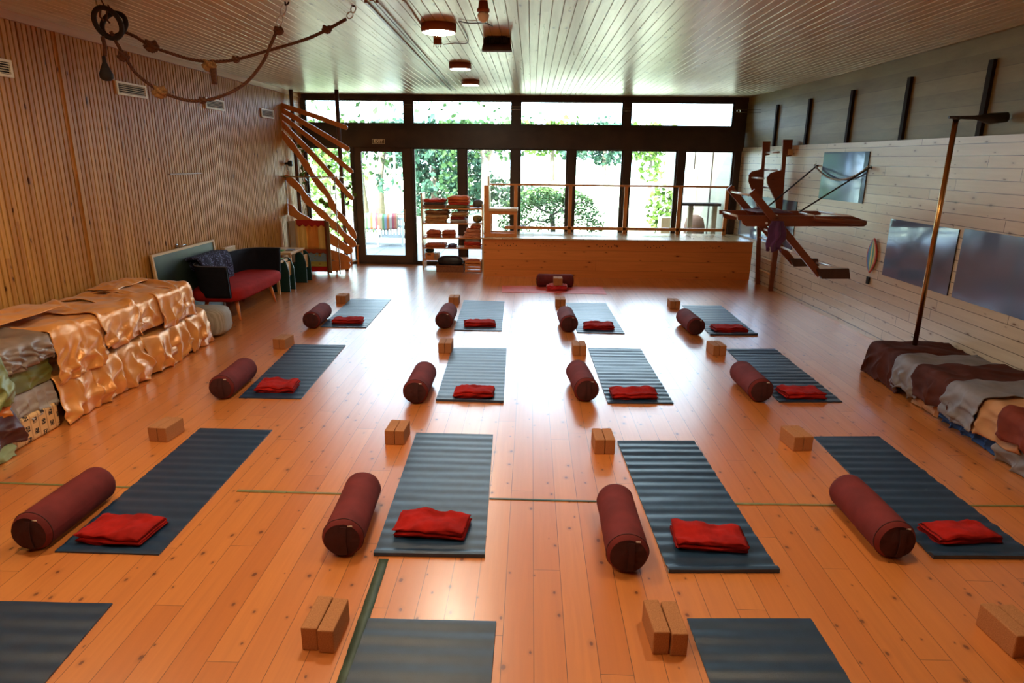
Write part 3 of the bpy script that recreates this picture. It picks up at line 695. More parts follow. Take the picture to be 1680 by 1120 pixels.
# ---------------------------------------------------------------- drapes
def drape(name, label, mat, side, y0, y1, xe, zt, zb, xb, seed, fold=.05, bulge=.0, cat='cloth', group=None, slope=0.0, hem=.05, drop_only=False, ends=(0, 0), flare=.0, top_w=.02, nfold=None, hemfn=None, zt1=None):
    """side -1: stack against the left wall (front faces +x); side +1: right wall. xe: front edge x, xb: back x, zt top, zb hem"""
    NU, NV = 72, max(30, int((y1-y0)/.011))
    zt1 = zt if zt1 is None else zt1
    Ltop = 0 if drop_only else abs(xb-xe)
    nf = nfold or (y1-y0)/.16
    out = 1 if side < 0 else -1
    def f(u, v):
        y = y0+(y1-y0)*v
        Z = zt+(zt1-zt)*v
        hz = zb+hem*nz(v*2.7+seed, seed*1.7) if hemfn is None else hemfn(v)
        drop = max(.02, Z-hz); tot = Ltop+drop; s = u*tot
        yy_ = y
        if s < Ltop:
            t_ = s/max(Ltop, .001); x_ = xb+(xe-xb)*t_; z_ = Z+top_w*(nz(x_*4+seed, y*4)+.3*nz(x_*11, y*9+seed)+.9*max(0, 1-5*abs(nz(x_*1.6+seed, y*3+x_*1.5, seed)))-.3)
            er = max(0, 1-(Ltop-s)/.06); z_ -= .022*er**2
        else:
            q = (s-Ltop)/drop; er = max(0, 1-(s-Ltop)/.06)
            ph = y*2*PI*nf/(y1-y0)+3.0*nz(y*2.3+seed, q*1.2+seed)
            amp = fold*(.18+.82*min(1, q*1.5))
            dg = y*(3.2+1.2*nz(seed))+(1.6*nz(seed*3.3)+.4)*q*(1 if v < .5 else -1)+.8*nz(y*3, q*2, seed)
            rdg = (1-abs(2*(dg-math.floor(dg))-1))
            rdg = 1-abs(2*rdg-1) if nz(seed, 4.4) > .2 else rdg
            rg2 = max(0, 1-4.5*abs(nz(y*3.1+1.4*q, q*1.3+y*.8, seed+9)))
            x_ = xe+out*(amp*(.35*(.5+.5*math.sin(ph))+.55*rdg**2*min(1, q*2.2)+.5*rg2*min(1, .3+q))+flare*q+bulge*math.sin(PI*v)**.6*math.sin(PI*min(1, .15+q*.85))+.006*nz(y*9, q*5, seed)+.012-.02*er**2)
            z_ = Z-.022-(s-Ltop)*(1-.022/drop)
            yy_ = y+.03*math.sin(ph*1+1.3)*q+.02*nz(y*4, q*4, seed+2)
            z_ += .02*nz(y*9, seed)*(q**3)
            z_ = max(z_, .006)
        if ends[0] and v < .10:
            k_ = (1-v/.10); z_ = z_*(1-k_)+min(z_, ends[0]*0+zb+.01)*k_ if k_ > .25 else z_-.03*k_
            yy_ -= .02*k_
        if ends[1] and v > 1-ends[1]:
            k_ = (v-(1-ends[1]))/ends[1]; kk_ = max(0, (k_-.25)/.75)
            z_ = z_*(1-kk_)+min(z_, max(zb, .01))*kk_
            yy_ = y0+(y1-y0)*(1-ends[1])+ .05*min(k_/.25, 1)+.05*kk_+.025*math.sin(x_*20+seed)*kk_
        return Vector((x_, yy_, z_))
    m = MB().grid(f, NU, NV)
    o = m.build(name, mat, loc=(xe, (y0+y1)/2, zb), solid=.006); return tag(o, label, cat, group)
def gy(px, py): return G(px, py).y
GX = -3.84; gg = 'gold satin covers on the left stack'
# lower tier: gold satin-wrapped cushions on the floor
ys = [4.92, 5.33, 5.72, 6.16, 6.60, 6.98, 7.46]
LT = ['nearest lower gold satin cover reaching the floor beside the patterned box', 'lower gold satin cover on the floor, second from the near end', 'lower gold satin cover with crossing folds, third from the near end', 'lower gold satin cover, fourth from the near end of the stack', 'lower gold satin cover, narrow, second from the far end', 'lowest gold satin cover at the far end of the stack beside the grey cushion']
for i in range(6):
    last = i == 5
    drape('satin_cover', LT[i], M['gold'], -1, ys[i]-.02, ys[i+1]+.03, GX-.02, .43 if not last else .44, .008, GX-.75, 11+i*3.1, fold=.085, bulge=(.03, .045, .02, .05, .03, .04)[i], cat='satin cover', group=gg, hem=.01, ends=(0, .22) if last else (0, 0), flare=.01, nfold=2.2)
# upper tier
yu = [4.93, 5.50, 6.02, 6.42, 6.78]; yv = [5.56, 6.08, 6.50, 6.86, 7.16]
UT = ['large gold satin cover with long drop at the near end of the upper tier', 'upper gold satin cover hanging in a V fold, second from the near end', 'upper gold satin cover with crumpled top, middle of the stack', 'upper gold satin cover gathered to a knot, fourth from the near end', 'upper gold satin cover with a raised corner at the far end']
hems = [.36, .44, .50, .40, .44]
for i in range(5):
    h0 = hems[i]
    drape('satin_cover', UT[i], M['gold'], -1, yu[i], yv[i], GX+.012+.012*(i % 2), .79+.012*(i % 2)+(.01 if i == 4 else 0), h0, XL+.06, 40+i*5.3, fold=.055, cat='satin cover', group=gg,
          ends=(0, .2) if i == 4 else (0, 0), top_w=.03, nfold=2.0, hemfn=(lambda v, h0=h0, i=i: h0+.10*abs(v-.45)*(1 if i % 2 else -.5)+.02*nz(v*5, i)))
# crumpled satin lying on top by the wall
def crumple(name, label, mat, x0, x1, y0, y1, z, amp, seed, cat='cloth', group=None):
    def f(u, v):
        x_ = x0+(x1-x0)*u+.03*nz(v*5, seed); y_ = y0+(y1-y0)*v+.03*nz(u*5, seed+3)
        e = min(u, 1-u, v, 1-v); k_ = min(1, e/.18)
        return Vector((x_, y_, z+.005+k_*(amp*(.55+.6*nz(x_*7+seed, y_*6)+.35*nz(x_*17, y_*14+seed)))))
    return tag(MB().grid(f, 30, 46).build(name, mat, loc=((x0+x1)/2, (y0+y1)/2, z), solid=.005), label, cat, group)
crumple('satin_cover', 'crumpled gold satin bunched on top of the stack against the wall', M['gold'], XL+.05, -4.25, 6.45, 7.1, .815, .05, 71, 'satin cover', gg)
crumple('satin_cover', 'loose gold satin lying over the near top end of the stack', M['gold'], XL+.05, -4.15, 4.3, 5.6, .85, .035, 77, 'satin cover', gg)
# near end
mg = plain('grey_brown_satin', (.27, .20, .16), .32, var=.3, vs=6, metal=.2); mgr = plain('olive_satin', (.20, .215, .05), .36, var=.3, vs=5, metal=.15)
mpu = plain('plum_satin', (.085, .02, .02), .45, var=.3, vs=5); mlg = plain('pale_green_cloth', (.33, .44, .25), .8, var=.2); mor = plain('orange_satin', (.72, .24, .035), .35, metal=.2)
mwg = plain('pale_grey_cloth', (.36, .33, .31), .6, var=.2)
drape('draped_cloth', 'grey brown satin cloth over the top near end of the left stack', mg, -1, 4.05, 4.93, GX-.01, .80, .585, XL+.06, 91, fold=.05, nfold=6, hem=.04)
drape('draped_cloth', 'olive green cloth hanging under the grey satin beside the gold covers', mgr, -1, 4.40, 4.91, GX-.045, .64, .40, GX-.5, 93, fold=.02, nfold=2, hem=.02)
drape('draped_cloth', 'bulky olive green satin at the left edge of the stack', mgr, -1, 3.5, 4.42, GX+.025, .745, .40, XL+.1, 95, fold=.08, nfold=2, hem=.03)
drape('draped_cloth', 'orange satin peeking out below the bulky olive satin', mor, -1, 3.5, 4.36, GX+.02, .46, .30, GX-.5, 97, fold=.03, nfold=4, hem=.02)
drape('draped_cloth', 'pale grey cloth hanging above the patterned box', mwg, -1, 4.25, 4.90, GX-.035, .42, .18, GX-.5, 99, fold=.03, nfold=6, hem=.02)
drape('draped_cloth', 'dark plum cloth bulging over the lower left edge', mpu, -1, 3.4, 4.40, GX+.03, .37, .09, GX-.6, 101, fold=.08, nfold=1.6, hem=.02)
drape('draped_cloth', 'pale green cloth on the floor below the plum cloth', mlg, -1, 3.3, 4.34, GX+.035, .12, .006, GX-.6, 103, fold=.03, nfold=3, hem=0)
# patterned box
def glyph_mat():
    m, t, b = nt('cream_cloth_with_black_glyphs')
    tc = t.nodes.new('ShaderNodeTexCoord'); sp = t.nodes.new('ShaderNodeSeparateXYZ'); t.links.new(tc.outputs['Object'], sp.inputs[0])
    Y = mth(t, 'MULTIPLY', mth(t, 'ADD', sp.outputs['Y'], 10.0), 12.0); ci = mth(t, 'FLOOR', Y); fy = mth(t, 'FRACT', Y)
    odd = mth(t, 'MODULO', ci, 2.0)
    Z = mth(t, 'ADD', mth(t, 'MULTIPLY', mth(t, 'ADD', sp.outputs['Z'], 10.0), 11.0), mth(t, 'MULTIPLY', odd, .5)); fz = mth(t, 'FRACT', Z)
    box = mth(t, 'MULTIPLY', mth(t, 'MULTIPLY', mth(t, 'GREATER_THAN', fy, .25), mth(t, 'LESS_THAN', fy, .75)), mth(t, 'LESS_THAN', fz, .5))
    n = nd(t, 'ShaderNodeTexNoise', ins={'Scale': 130.0, 'Detail': 1.0}); t.links.new(tc.outputs['Object'], n.inputs['Vector'])
    box = mth(t, 'MULTIPLY', box, mth(t, 'GREATER_THAN', n.outputs[0], .42))
    st_ = mth(t, 'MULTIPLY', mth(t, 'GREATER_THAN', fy, .86), .5)
    col = mixc(t, st_, (.66, .43, .2), (.25, .12, .05)); col = mixc(t, box, col, (.02, .012, .01))
    t.links.new(col, b.inputs['Base Color']); b.inputs['Roughness'].default_value = .85
    return m
tag(MB().box((GX-.5, 4.20, .002), (GX+.005, 4.885, .215)).build('fabric_box', glyph_mat(), loc=(GX-.2, 4.5, 0), bevel=.02), 'cream fabric box printed with black glyphs at the bottom of the left stack', 'box')
# grey ticking cushion at far end
def cushion(name, label, mat, c, sz, seed, rot=0, cat='cushion', p=4.0, group=None):
    def f(u, v):
        th = u*PI-PI/2; ph = v*2*PI
        def se(a): return math.copysign(abs(a)**(2/p), a)
        x_ = se(math.cos(th))*se(math.cos(ph)); y_ = se(math.cos(th))*se(math.sin(ph)); z_ = se(math.sin(th))
        w_ = 1+.05*nz(x_*3+seed, y_*3, z_*3)
        x_, y_, z_ = x_*sz[0]/2*w_, y_*sz[1]/2*w_, z_*sz[2]/2
        ca, sa = math.cos(rot), math.sin(rot)
        return Vector((c[0]+ca*x_-sa*y_, c[1]+sa*x_+ca*y_, max(c[2]+z_, .003)))
    o = MB().grid(f, 24, 48).build(name, mat, loc=(c[0], c[1], c[2]-sz[2]/2)); return tag(o, label, cat, group)
cushion('floor_cushion', 'grey striped floor cushion at the far end of the gold stack', striped('grey_ticking', [(.36, .34, .30), (.28, .26, .22)], 'Y', .012), (-4.05, 7.79, .18), (.62, .42, .36), 3, .1)
# right stack cloths
BX = 3.62; BXB = XR-.03
br = plain('dark_brown_cotton', (.085, .022, .014), .85, var=.35, vs=6, spec=.2); gr2 = plain('slate_grey_cotton', (.22, .21, .24), .65, var=.3, vs=6); tan = plain('tan_cotton', (.50, .26, .13), .8, var=.25, vs=6)
blu = plain('royal_blue_cotton', (.018, .07, .26), .75, var=.35, vs=7); rus = plain('rust_cotton', (.20, .04, .025), .85, var=.3, vs=6, spec=.2)
def dr(label, mat, y0, y1, zt, zb, **k_):
    dx = k_.pop('dx', 0); xb_ = k_.pop('xb', BXB)
    return drape('draped_cloth', label, mat, 1, y0, y1, BX-dx, zt, zb, xb_, k_.pop('seed', y0*7), **k_)
dr('dark brown cloth over the far end of the right stack by the brass pole', br, 6.08, 6.82, .36, .01, fold=.05, ends=(0, .2), nfold=3, hem=.01)
dr('slate grey cloth crossing the far part of the right stack', gr2, 5.70, 6.16, .378, .07, fold=.05, nfold=2, dx=.035, hem=.05)
dr('dark brown cloth in the middle of the right stack between two slate grey cloths', br, 5.18, 5.78, .395, .14, fold=.05, nfold=2, dx=.06, hem=.04)
dr('pale tan cloth hanging low below the dark brown cloth', tan, 5.40, 5.80, .22, .008, fold=.035, nfold=2, dx=.0, xb=BX+.3, hem=.01)
dr('royal blue cloth reaching the floor beside the tan one', blu, 4.70, 5.44, .20, .008, fold=.045, nfold=5, dx=-.015, xb=BX+.3, hem=.01)
dr('slate grey cloth bunched over the middle edge of the right stack', gr2, 4.86, 5.26, .415, .12, fold=.06, nfold=1.6, dx=.085, hem=.04)
dr('tan cloth with deep folds over the near edge of the right stack', tan, 4.42, 4.92, .40, .13, fold=.06, nfold=2, dx=.05, hem=.04)
dr('rust red cloth spread on the near top of the right stack', rus, 4.10, 4.62, .43, .22, fold=.04, nfold=1.5, dx=.10, hem=.05)
dr('grey white cloth falling to the floor at the right edge', gr2, 3.7, 4.62, .27, .008, fold=.06, nfold=4, dx=.03, hem=.01, xb=BX+.4)
dr('brown cloth at the right edge on top of the stack', br, 3.5, 4.14, .44, .2, fold=.04, nfold=2, dx=.06)
# ---------------------------------------------------------------- sofa
t = thing('sofa', 'small sofa with curved navy shell back, red seat and tapered wooden legs', 'sofa', (-4.15, 9.1, 0))
SA, SB = 8.28, 10.05
def seatf(u, v):
    th = u*PI-PI/2; ph = v*2*PI; p_ = 5.0
    se = lambda a: math.copysign(abs(a)**(2/p_), a)
    x_ = se(math.cos(th))*se(math.cos(ph)); y_ = se(math.cos(th))*se(math.sin(ph)); z_ = math.copysign(abs(math.sin(th))**.55, math.sin(th))
    return Vector((-4.17+x_*.35, (SA+SB)/2+y_*(SB-SA)/2, .375+z_*.11))
MB().grid(seatf, 28, 60).build('seat', plain('red_wool', (.36, .014, .012), .9, var=.2, bump=.5, bs=250, spec=.2), t)
navy = plain('navy_wool', (.010, .011, .018), .9, var=.3, bump=.4, bs=250, spec=.2)
# curved shell
path = []
for i in range(61):
    s_ = i/60; a_ = -PI/2-.15+s_*(PI+.3)
    # superellipse half facing +x open
    se = lambda q, e=.45: math.copysign(abs(q)**e, q)
    path.append(Vector((-4.05-.37*se(math.cos(a_), .5), (SA+SB)/2+(SB-SA)/2*1.02*se(math.sin(a_), .5), 0)))
def shell(off, u, v):
    i = u*60; k_ = min(int(i), 59); p_ = path[k_].lerp(path[k_+1], i-k_); c_ = Vector((-4.05, (SA+SB)/2, 0))
    d_ = (path[min(k_+1, 60)]-path[max(k_-1, 0)]).normalized(); nr_ = Vector((d_.y, -d_.x, 0))
    if nr_.dot(p_-c_) < 0: nr_ = -nr_
    z_ = .36+.42*v
    return p_+nr_*(off+.05*v)+Vector((0, 0, z_))
m = MB(); NU, NV = 60, 8
ringv = []
def sec(j):
    u = j/NU; out_ = [shell(.0, u, q/NV) for q in range(NV+1)]; inn = [shell(-.06, u, q/NV) for q in range(NV, -1, -1)]
    return out_+inn
vs = []; n = 2*(NV+1)
for j in range(NU+1): vs += sec(j)
fs = [(j*n+k_, j*n+(k_+1) % n, (j+1)*n+(k_+1) % n, (j+1)*n+k_) for j in range(NU) for k_ in range(n)]
fs += [tuple(range(n)), tuple(NU*n+k_ for k_ in range(n))]
m.add(vs, fs, True); m.build('backrest', navy, t)
MB().tube([shell(-.0, j/NU, 1)+Vector((0, 0, .004)) for j in range(NU+1)], .006, 6).build('piping', plain('grey_piping', (.12, .12, .14), .8), t)
for (x_, y_, dx_, dy_) in ((-3.95, 8.55, .03, -.03), (-3.93, 9.72, .03, .03), (-4.4, 8.55, -.03, -.03), (-4.4, 9.75, -.03, .03)):
    MB().tube([(x_-dx_, y_-dy_, .29), (x_, y_, .14), (x_+dx_*.8, y_+dy_*.8, .0)], [.030, .022, .012], 12).build('leg', M['pine'], t)
# throw on the sofa
sp_ = nt('speckled_blue_throw'); mm, tt, bb = sp_
tc = tt.nodes.new('ShaderNodeTexCoord'); vo = nd(tt, 'ShaderNodeTexVoronoi', ins={'Scale': 42.0}); tt.links.new(tc.outputs['Object'], vo.inputs['Vector'])
tt.links.new(mixc(tt, mth(tt, 'LESS_THAN', vo.outputs['Distance'], .30), (.015, .016, .05), (.22, .25, .5)), bb.inputs['Base Color']); bb.inputs['Roughness'].default_value = .9
def throwf(u, v):
    y_ = 8.45+.85*v; s_ = u*.95
    if s_ < .30: x_, z_ = -4.555+.0*s_, .54+s_
    elif s_ < .45: x_, z_ = -4.555+(s_-.30), .84
    else: x_, z_ = -4.405+.06*(s_-.45), .84-(s_-.45)*.80
    return Vector((x_+.02*nz(y_*6, s_*6)+.008*math.sin(y_*22)+(.07*min(1,(s_-.4)/.15) if s_ > .4 else .0), y_+.02*nz(s_*7), z_+.01*nz(y_*14, s_*9)))
tag(MB().grid(throwf, 34, 36).build('throw_blanket', mm, loc=(-4.3, 8.9, .46), solid=.03), 'blue and white speckled throw folded over the sofa back', 'blanket')
# chalkboard
t = thing('chalkboard', 'dark green chalkboard with pale wooden frame leaning on the slatted wall', 'chalkboard', (-4.5, 8.5, 0))
Y0, Y1 = 7.70, 9.30
def lean(z): return -4.50-.07*z
def slab(y0, y1, z0, z1, off, th, name, mat):
    MB().hexa([(lean(z0)+off, y0, z0), (lean(z0)+off+th, y0, z0), (lean(z0)+off+th, y1, z0), (lean(z0)+off, y1, z0)], [(lean(z1)+off, y0, z1), (lean(z1)+off+th, y0, z1), (lean(z1)+off+th, y1, z1), (lean(z1)+off, y1, z1)]).build(name, mat, t)
slab(Y0+.03, Y1-.03, .04, .97, .0, .012, 'writing_surface', plain('chalkboard_green', (.035, .06, .04), .35, var=.4, vs=3, c2=(.02, .03, .03)))
for a_ in ((Y0, Y1, .97, 1.0), (Y0, Y1, .01, .04), (Y0, Y0+.03, .04, .97), (Y1-.03, Y1, .04, .97)): slab(*a_, -.004, .028, 'frame_bar', M['palepine'])
# wooden box on the floor behind the sofa
tag(MB().box((XL+.004, 9.58, .0), (-4.53, 9.93, .84)).build('wooden_box', M['palepine'], loc=(-4.56, 9.75, 0), bevel=.006), 'tall pale wooden box standing against the slatted wall behind the sofa', 'box')
# tables and chairs in the corner
green = plain('dark_teal_laminate', (.010, .055, .052), .35, var=.2)
for i, (y0, y1, zt, lab) in enumerate(((10.25, 10.70, .53, 'low wooden play table with a green game nearest the sofa'), (10.85, 11.55, .60, 'low wooden play table with puzzle trays beside the puppet theatre'))):
    t = thing('play_table', lab, 'table', (-4.3, (y0+y1)/2, 0), 'play tables in the corner')
    MB().box((XL+.04, y0, zt-.035), (-4.02, y1, zt)).build('table_top', M['palepine'], t, bevel=.004)
    for x_ in (XL+.07, -4.08):
        for y_ in (y0+.04, y1-.08): MB().box((x_, y_, 0), (x_+.04, y_+.04, zt-.035)).build('leg', M['palepine'], t)
    rr = random.Random(i+5)
    for j in range(3):
        cx_, cy_ = -4.42+.14*j, y0+.12+.1*j
        o = MB().box((cx_-.06, cy_-.07, zt+.001), (cx_+.06, cy_+.07, zt+.016)).build('puzzle_tray', plain('tray', [(.45, .40, .03), (.5, .12, .04), (.08, .3, .08), (.1, .12, .2)][(i+j) % 4], .5), loc=(cx_, cy_, zt))
        tag(o, '%s puzzle tray on the play table %s' % (['left', 'middle', 'right'][j], ['nearest the sofa', 'beside the puppet theatre'][i]), 'toy', 'puzzle trays on the play tables')
for i, (y0, y1, lab) in enumerate(((10.52, 10.76, 'dark teal child chair with solid side panels, nearer the sofa'), (11.36, 11.62, 'dark teal child chair with solid side panels, nearer the puppet theatre'))):
    t = thing('child_chair', lab, 'chair', (-4.1, y0, 0), 'dark teal child chairs')
    for y_ in (y0, y1):
        pl = [(-4.28, y_, 0), (-3.95, y_, 0), (-3.95, y_, .36), (-3.99, y_, .50), (-4.03, y_, .54), (-4.10, y_, .54), (-4.13, y_, .50), (-4.14, y_, .34), (-4.28, y_, .32)]
        MB().prism(pl, (0, .025, 0)).build('side_panel', green, t, bevel=.004)
    MB().box((-4.26, y0+.013, .25), (-4.0, y1-.013, .27)).build('seat', M['palepine'], t)
    MB().box((-4.02, y0+.013, .27), (-4.0, y1-.013, .48)).build('backrest', M['palepine'], t)
# puppet theatre
t = thing('puppet_theatre', 'fabric puppet theatre with orange curtains and a starry blue panel', 'puppet theatre', (-4.15, 12.3, 0))
TY = 12.3; tx0, tx1 = -4.40, -3.87
for x_, mt in ((tx0-.03, M['palepine']), (tx1, M['palepine'])):
    MB().box((x_, TY-.02, 0), (x_+.03, TY+.02, 1.02)).build('upright', M['redwood'] if x_ == tx1 else mt, t)
wing = plain('grey_beige_fabric', (.42, .36, .27), .8, var=.15, bump=.2)
MB().hexa([(tx1+.03, TY-.01, .03), (tx1+.12, TY-.14, .03), (tx1+.13, TY-.125, .03), (tx1+.04, TY+.005, .03)], [(tx1+.03, TY-.01, 1.0), (tx1+.12, TY-.14, 1.0), (tx1+.13, TY-.125, 1.0), (tx1+.04, TY+.005, 1.0)]).build('side_wing', wing, t)
MB().hexa([(tx0-.03, TY-.01, .03), (tx0-.15, TY-.10, .03), (tx0-.155, TY-.08, .03), (tx0-.035, TY+.01, .03)], [(tx0-.03, TY-.01, 1.0), (tx0-.15, TY-.10, 1.0), (tx0-.155, TY-.08, 1.0), (tx0-.035, TY+.01, 1.0)]).build('side_wing', wing, t)
def clothpanel(x0, x1, z0, z1, y_, name, mat, scal=0, sd=0, wav=.012, nf=9):
    def f(u, v):
        x_ = x0+(x1-x0)*u; zz = z1-(z1-z0)*v
        if scal and v > .75: zz -= scal*abs(math.sin(u*PI*nf/2))*(v-.75)/.25
        return Vector((x_, y_+wav*.5*math.sin(u*9+sd)+.004*nz(u*9, v*5, sd), zz))
    return MB().grid(f, 40, 10).build(name, mat, t, solid=.003)
clothpanel(tx0, tx0+.17, .47, .95, TY+.02, 'left_curtain', plain('yellow_cloth', (.92, .64, .2), .8), sd=1)
clothpanel(tx0+.16, tx0+.40, .47, .95, TY+.035, 'backdrop', plain('orange_cloth', (.90, .36, .07), .8), sd=2)
clothpanel(tx0+.39, tx1, .47, .95, TY+.02, 'right_curtain', plain('yellow_cloth_b', (.92, .66, .22), .8), sd=3)
clothpanel(tx0, tx1, .94, 1.02, TY-.015, 'valance', plain('red_cloth', (.45, .02, .015), .8), scal=.045, wav=.006)
clothpanel(tx0, tx1, .41, .475, TY-.015, 'ledge_trim', plain('rust_cloth', (.33, .07, .025), .8), scal=.02, wav=.005)
skp = clothpanel(tx0, tx1, .22, .42, TY+.01, 'sky_panel', plain('pale_blue_cloth', (.25, .42, .55), .8), wav=.002)
clothpanel(tx0, tx1, .14, .235, TY+.0, 'meadow_panel', plain('yellow_green_cloth', (.50, .45, .10), .8), wav=.002)
clothpanel(tx0, tx1, .04, .145, TY+.005, 'red_panel', plain('crimson_cloth', (.50, .008, .008), .8), wav=.002)
def star(cx_, cz_, R_):
    pl = [(cx_+(R_ if k_ % 2 == 0 else R_*.42)*math.sin(k_*PI/5), TY-.004, cz_+(R_ if k_ % 2 == 0 else R_*.42)*math.cos(k_*PI/5)) for k_ in range(10)]
    MB().prism(pl, (0, .004, 0)).build('star', plain('star_felt', (.42, .28, .06), .8), skp)
star(tx1-.13, .36, .045); star(tx1-.20, .36, .018); star(tx1-.225, .29, .02); star(tx1-.14, .19, .03)
# ---------------------------------------------------------------- corner poles, fan of wavy boards, chrome rack
for (px, py), lab in (((477, 147), 'dark round timber pole by the corner, nearer the slatted wall'), ((552, 147), 'dark round timber pole in front of the window beside the door')):
    q = G(px, py, HC)
    pts = [(q.x+.012*nz(z_*1.2, px), q.y, z_) for z_ in [HC*i/16 for i in range(17)]]
    tag(MB().tube(pts, .038, 14).build('timber_pole', M['darkwood'], loc=(q.x, q.y, 0)), lab, 'pole', 'timber poles in the window corner')
FB = [([(463, 173), (515, 190), (567, 209)], 3.6, 0), ([(462, 180.5), (515, 211), (570, 244)], 3.8, 0), ([(460.5, 190), (515, 231), (576, 280.6)], 3.6, 0),
      ([(462, 202.6), (504.6, 245), (542, 285.7), (576.7, 324.7)], 4.0, .4), ([(462, 218), (481, 241.6), (501, 268.7), (514.8, 290.8), (538.5, 321.3), (547, 340.7), (560.6, 357.7), (574, 374.6), (581.8, 388)], 4.6, 1),
      ([(470.7, 290.8), (492.7, 311), (504.6, 328.8), (525, 347.5), (542, 362.8), (559, 379.7), (579, 400)], 5.2, 1), ([(472.4, 340.7), (487.7, 352.6), (515, 372), (545, 393), (572, 410)], 7.0, .8),
      ([(500, 405), (530, 413), (569, 425.5)], 7.0, .6), ([(505, 434), (535, 436), (569, 435.5)], 7.5, .6)]
ORD = ['topmost straight board', 'second board from the top', 'third board from the top', 'fourth board from the top', 'long wavy fifth board', 'long wavy sixth board', 'broad wavy seventh board', 'short rounded eighth board', 'lowest rounded board']
for i, (pts, hw, wav) in enumerate(FB):
    YP = 12.60-.028*i
    hw *= YP/F*1.02
    W = [WY(*p_, YP) for p_ in pts]; P = cable(W, 0, '', '', None)
    up, dn = [], []
    n = len(P)
    for k_, p_ in enumerate(P):
        tg_ = (P[min(k_+1, n-1)]-P[max(k_-1, 0)]).normalized(); nr_ = Vector((-tg_.z, 0, tg_.x))
        h_ = hw*(1+.18*wav*math.sin(k_*.8+i))
        up.append(p_+nr_*h_); dn.append(p_-nr_*h_)
    # rounded ends
    def cap(pc, a_, b_, dirv):
        r_ = (a_-b_).length/2; out_ = []
        for q in range(1, 6):
            th = PI*q/6; out_.append(pc+(a_-pc)*math.cos(th)+dirv*r_*math.sin(th))
        return out_
    tend = (P[-1]-P[-2]).normalized(); tst = (P[0]-P[1]).normalized()
    poly = up+cap(P[-1], up[-1], dn[-1], tend)+dn[::-1]+cap(P[0], dn[0], up[0], tst)
    m = MB(); nn = len(P)
    # strip faces for robustness
    y0_, y1_ = Vector((0, -.011, 0)), Vector((0, .011, 0)); np_ = len(poly)
    vs = [p_+y0_ for p_ in poly]+[p_+y1_ for p_ in poly]
    fs = []
    for k_ in range(nn-1):
        a_, b_, c1, d1 = k_, k_+1, np_-1-5-(k_+1), np_-1-5-k_
        fs += [(a_, b_, c1, d1), (a_+np_, d1+np_, c1+np_, b_+np_)]
    capi = list(range(nn-1, nn+6)); fs += [tuple(capi), tuple(q+np_ for q in reversed(capi))]
    capj = list(range(np_-6, np_))+[0]; fs += [tuple(capj), tuple(q+np_ for q in reversed(capj))]
    fs += [(k_, k_+np_, (k_+1) % np_+np_, (k_+1) % np_) for k_ in range(np_)]
    m.add(vs, fs)
    c0 = P[len(P)//2]
    tag(m.build('fan_board', M['pine'], loc=(c0.x, c0.y, c0.z)), 'orange pine %s fanning out of the corner' % ORD[i], 'board', 'wavy boards fanning out in the corner')
# chrome rack frame
t = thing('clothes_rack', 'slim chrome clothes rack frame in front of the corner poles', 'rack', (-4.05, 12.2, 0))
xa, xb_ = WY(457, 290, 12.2).x, WY(562, 290, 12.2).x; zr = WY(510, 290, 12.2).z
MB().tube([(max(xa, XL+.01), 12.2, zr), (xb_, 12.2, zr)], .013).build('top_rail', M['steelchrome'], t)
for px in (471, 551):
    x_ = WY(px, 330, 12.2).x; MB().tube([(x_, 12.2, zr), (x_, 12.2, .02)], .011).build('upright', M['steelchrome'], t)
# climbing plant
t = thing('climbing_plant', 'climbing vine with broad heart shaped green leaves between the corner poles', 'plant', (-4.1, 12.9, 0))
vine = [WY(*p_, 12.95) for p_ in ((490, 420), (497, 360), (505, 320), (495, 290), (489, 262), (484, 235))]
MB().tube(cable(vine, 0, '', '', None), .006, 6).build('stem', plain('vine_stem', (.12, .16, .04), .7), t)
vine2 = [WY(*p_, 12.95) for p_ in ((520, 400), (545, 350), (553, 320), (556, 290), (561, 262))]
MB().tube(cable(vine2, 0, '', '', None), .005, 6).build('stem', plain('vine_stem_b', (.12, .16, .04), .7), t)
def leafcloud(pts, size, seed, mb=None, n_each=1, flat=.3):
    rr = random.Random(seed); mb = mb or MB()
    for p_ in pts:
        s_ = size*rr.uniform(.6, 1.25); a_ = Vector((rr.gauss(0, 1), rr.gauss(0, 1), rr.gauss(0, 1)*flat)).normalized()
        b_ = a_.cross(Vector((rr.gauss(0, 1), rr.gauss(0, 1), rr.gauss(0, 1)))).normalized()
        n_ = a_.cross(b_)
        mb.add([p_-a_*s_*.5, p_-a_*s_*.15+b_*s_*.38+n_*s_*.06, p_+a_*s_*.55, p_-a_*s_*.15-b_*s_*.38+n_*s_*.06], [(0, 1, 2, 3)])
    return mb
leafg = plain('bright_leaf', (.09, .22, .02), .45, var=.4, vs=3)
rr = random.Random(4); pts = []
for px, py in ((493, 240), (498, 247), (488, 264), (496, 276), (499, 300), (505, 317), (497, 330), (508, 335), (539, 275), (566, 262), (552, 288), (560, 296), (541, 273), (570, 308), (568, 320), (582, 320), (536, 337), (548, 308), (556, 311), (519, 400), (528, 330), (545, 262), (570, 333), (520, 392), (565, 345), (492, 395), (560, 380), (545, 372), (478, 240), (484, 288), (532, 345)):
    p_ = WY(px, py, 12.95); p_.x = max(p_.x, XL+.12); pts.append(p_)
    if rr.random() < .6: pts.append(p_+Vector((rr.uniform(0, .1), rr.uniform(-.1, .1), rr.uniform(-.1, .1))))
leafcloud(pts, .13, 9, flat=1).build('foliage', leafg, t)
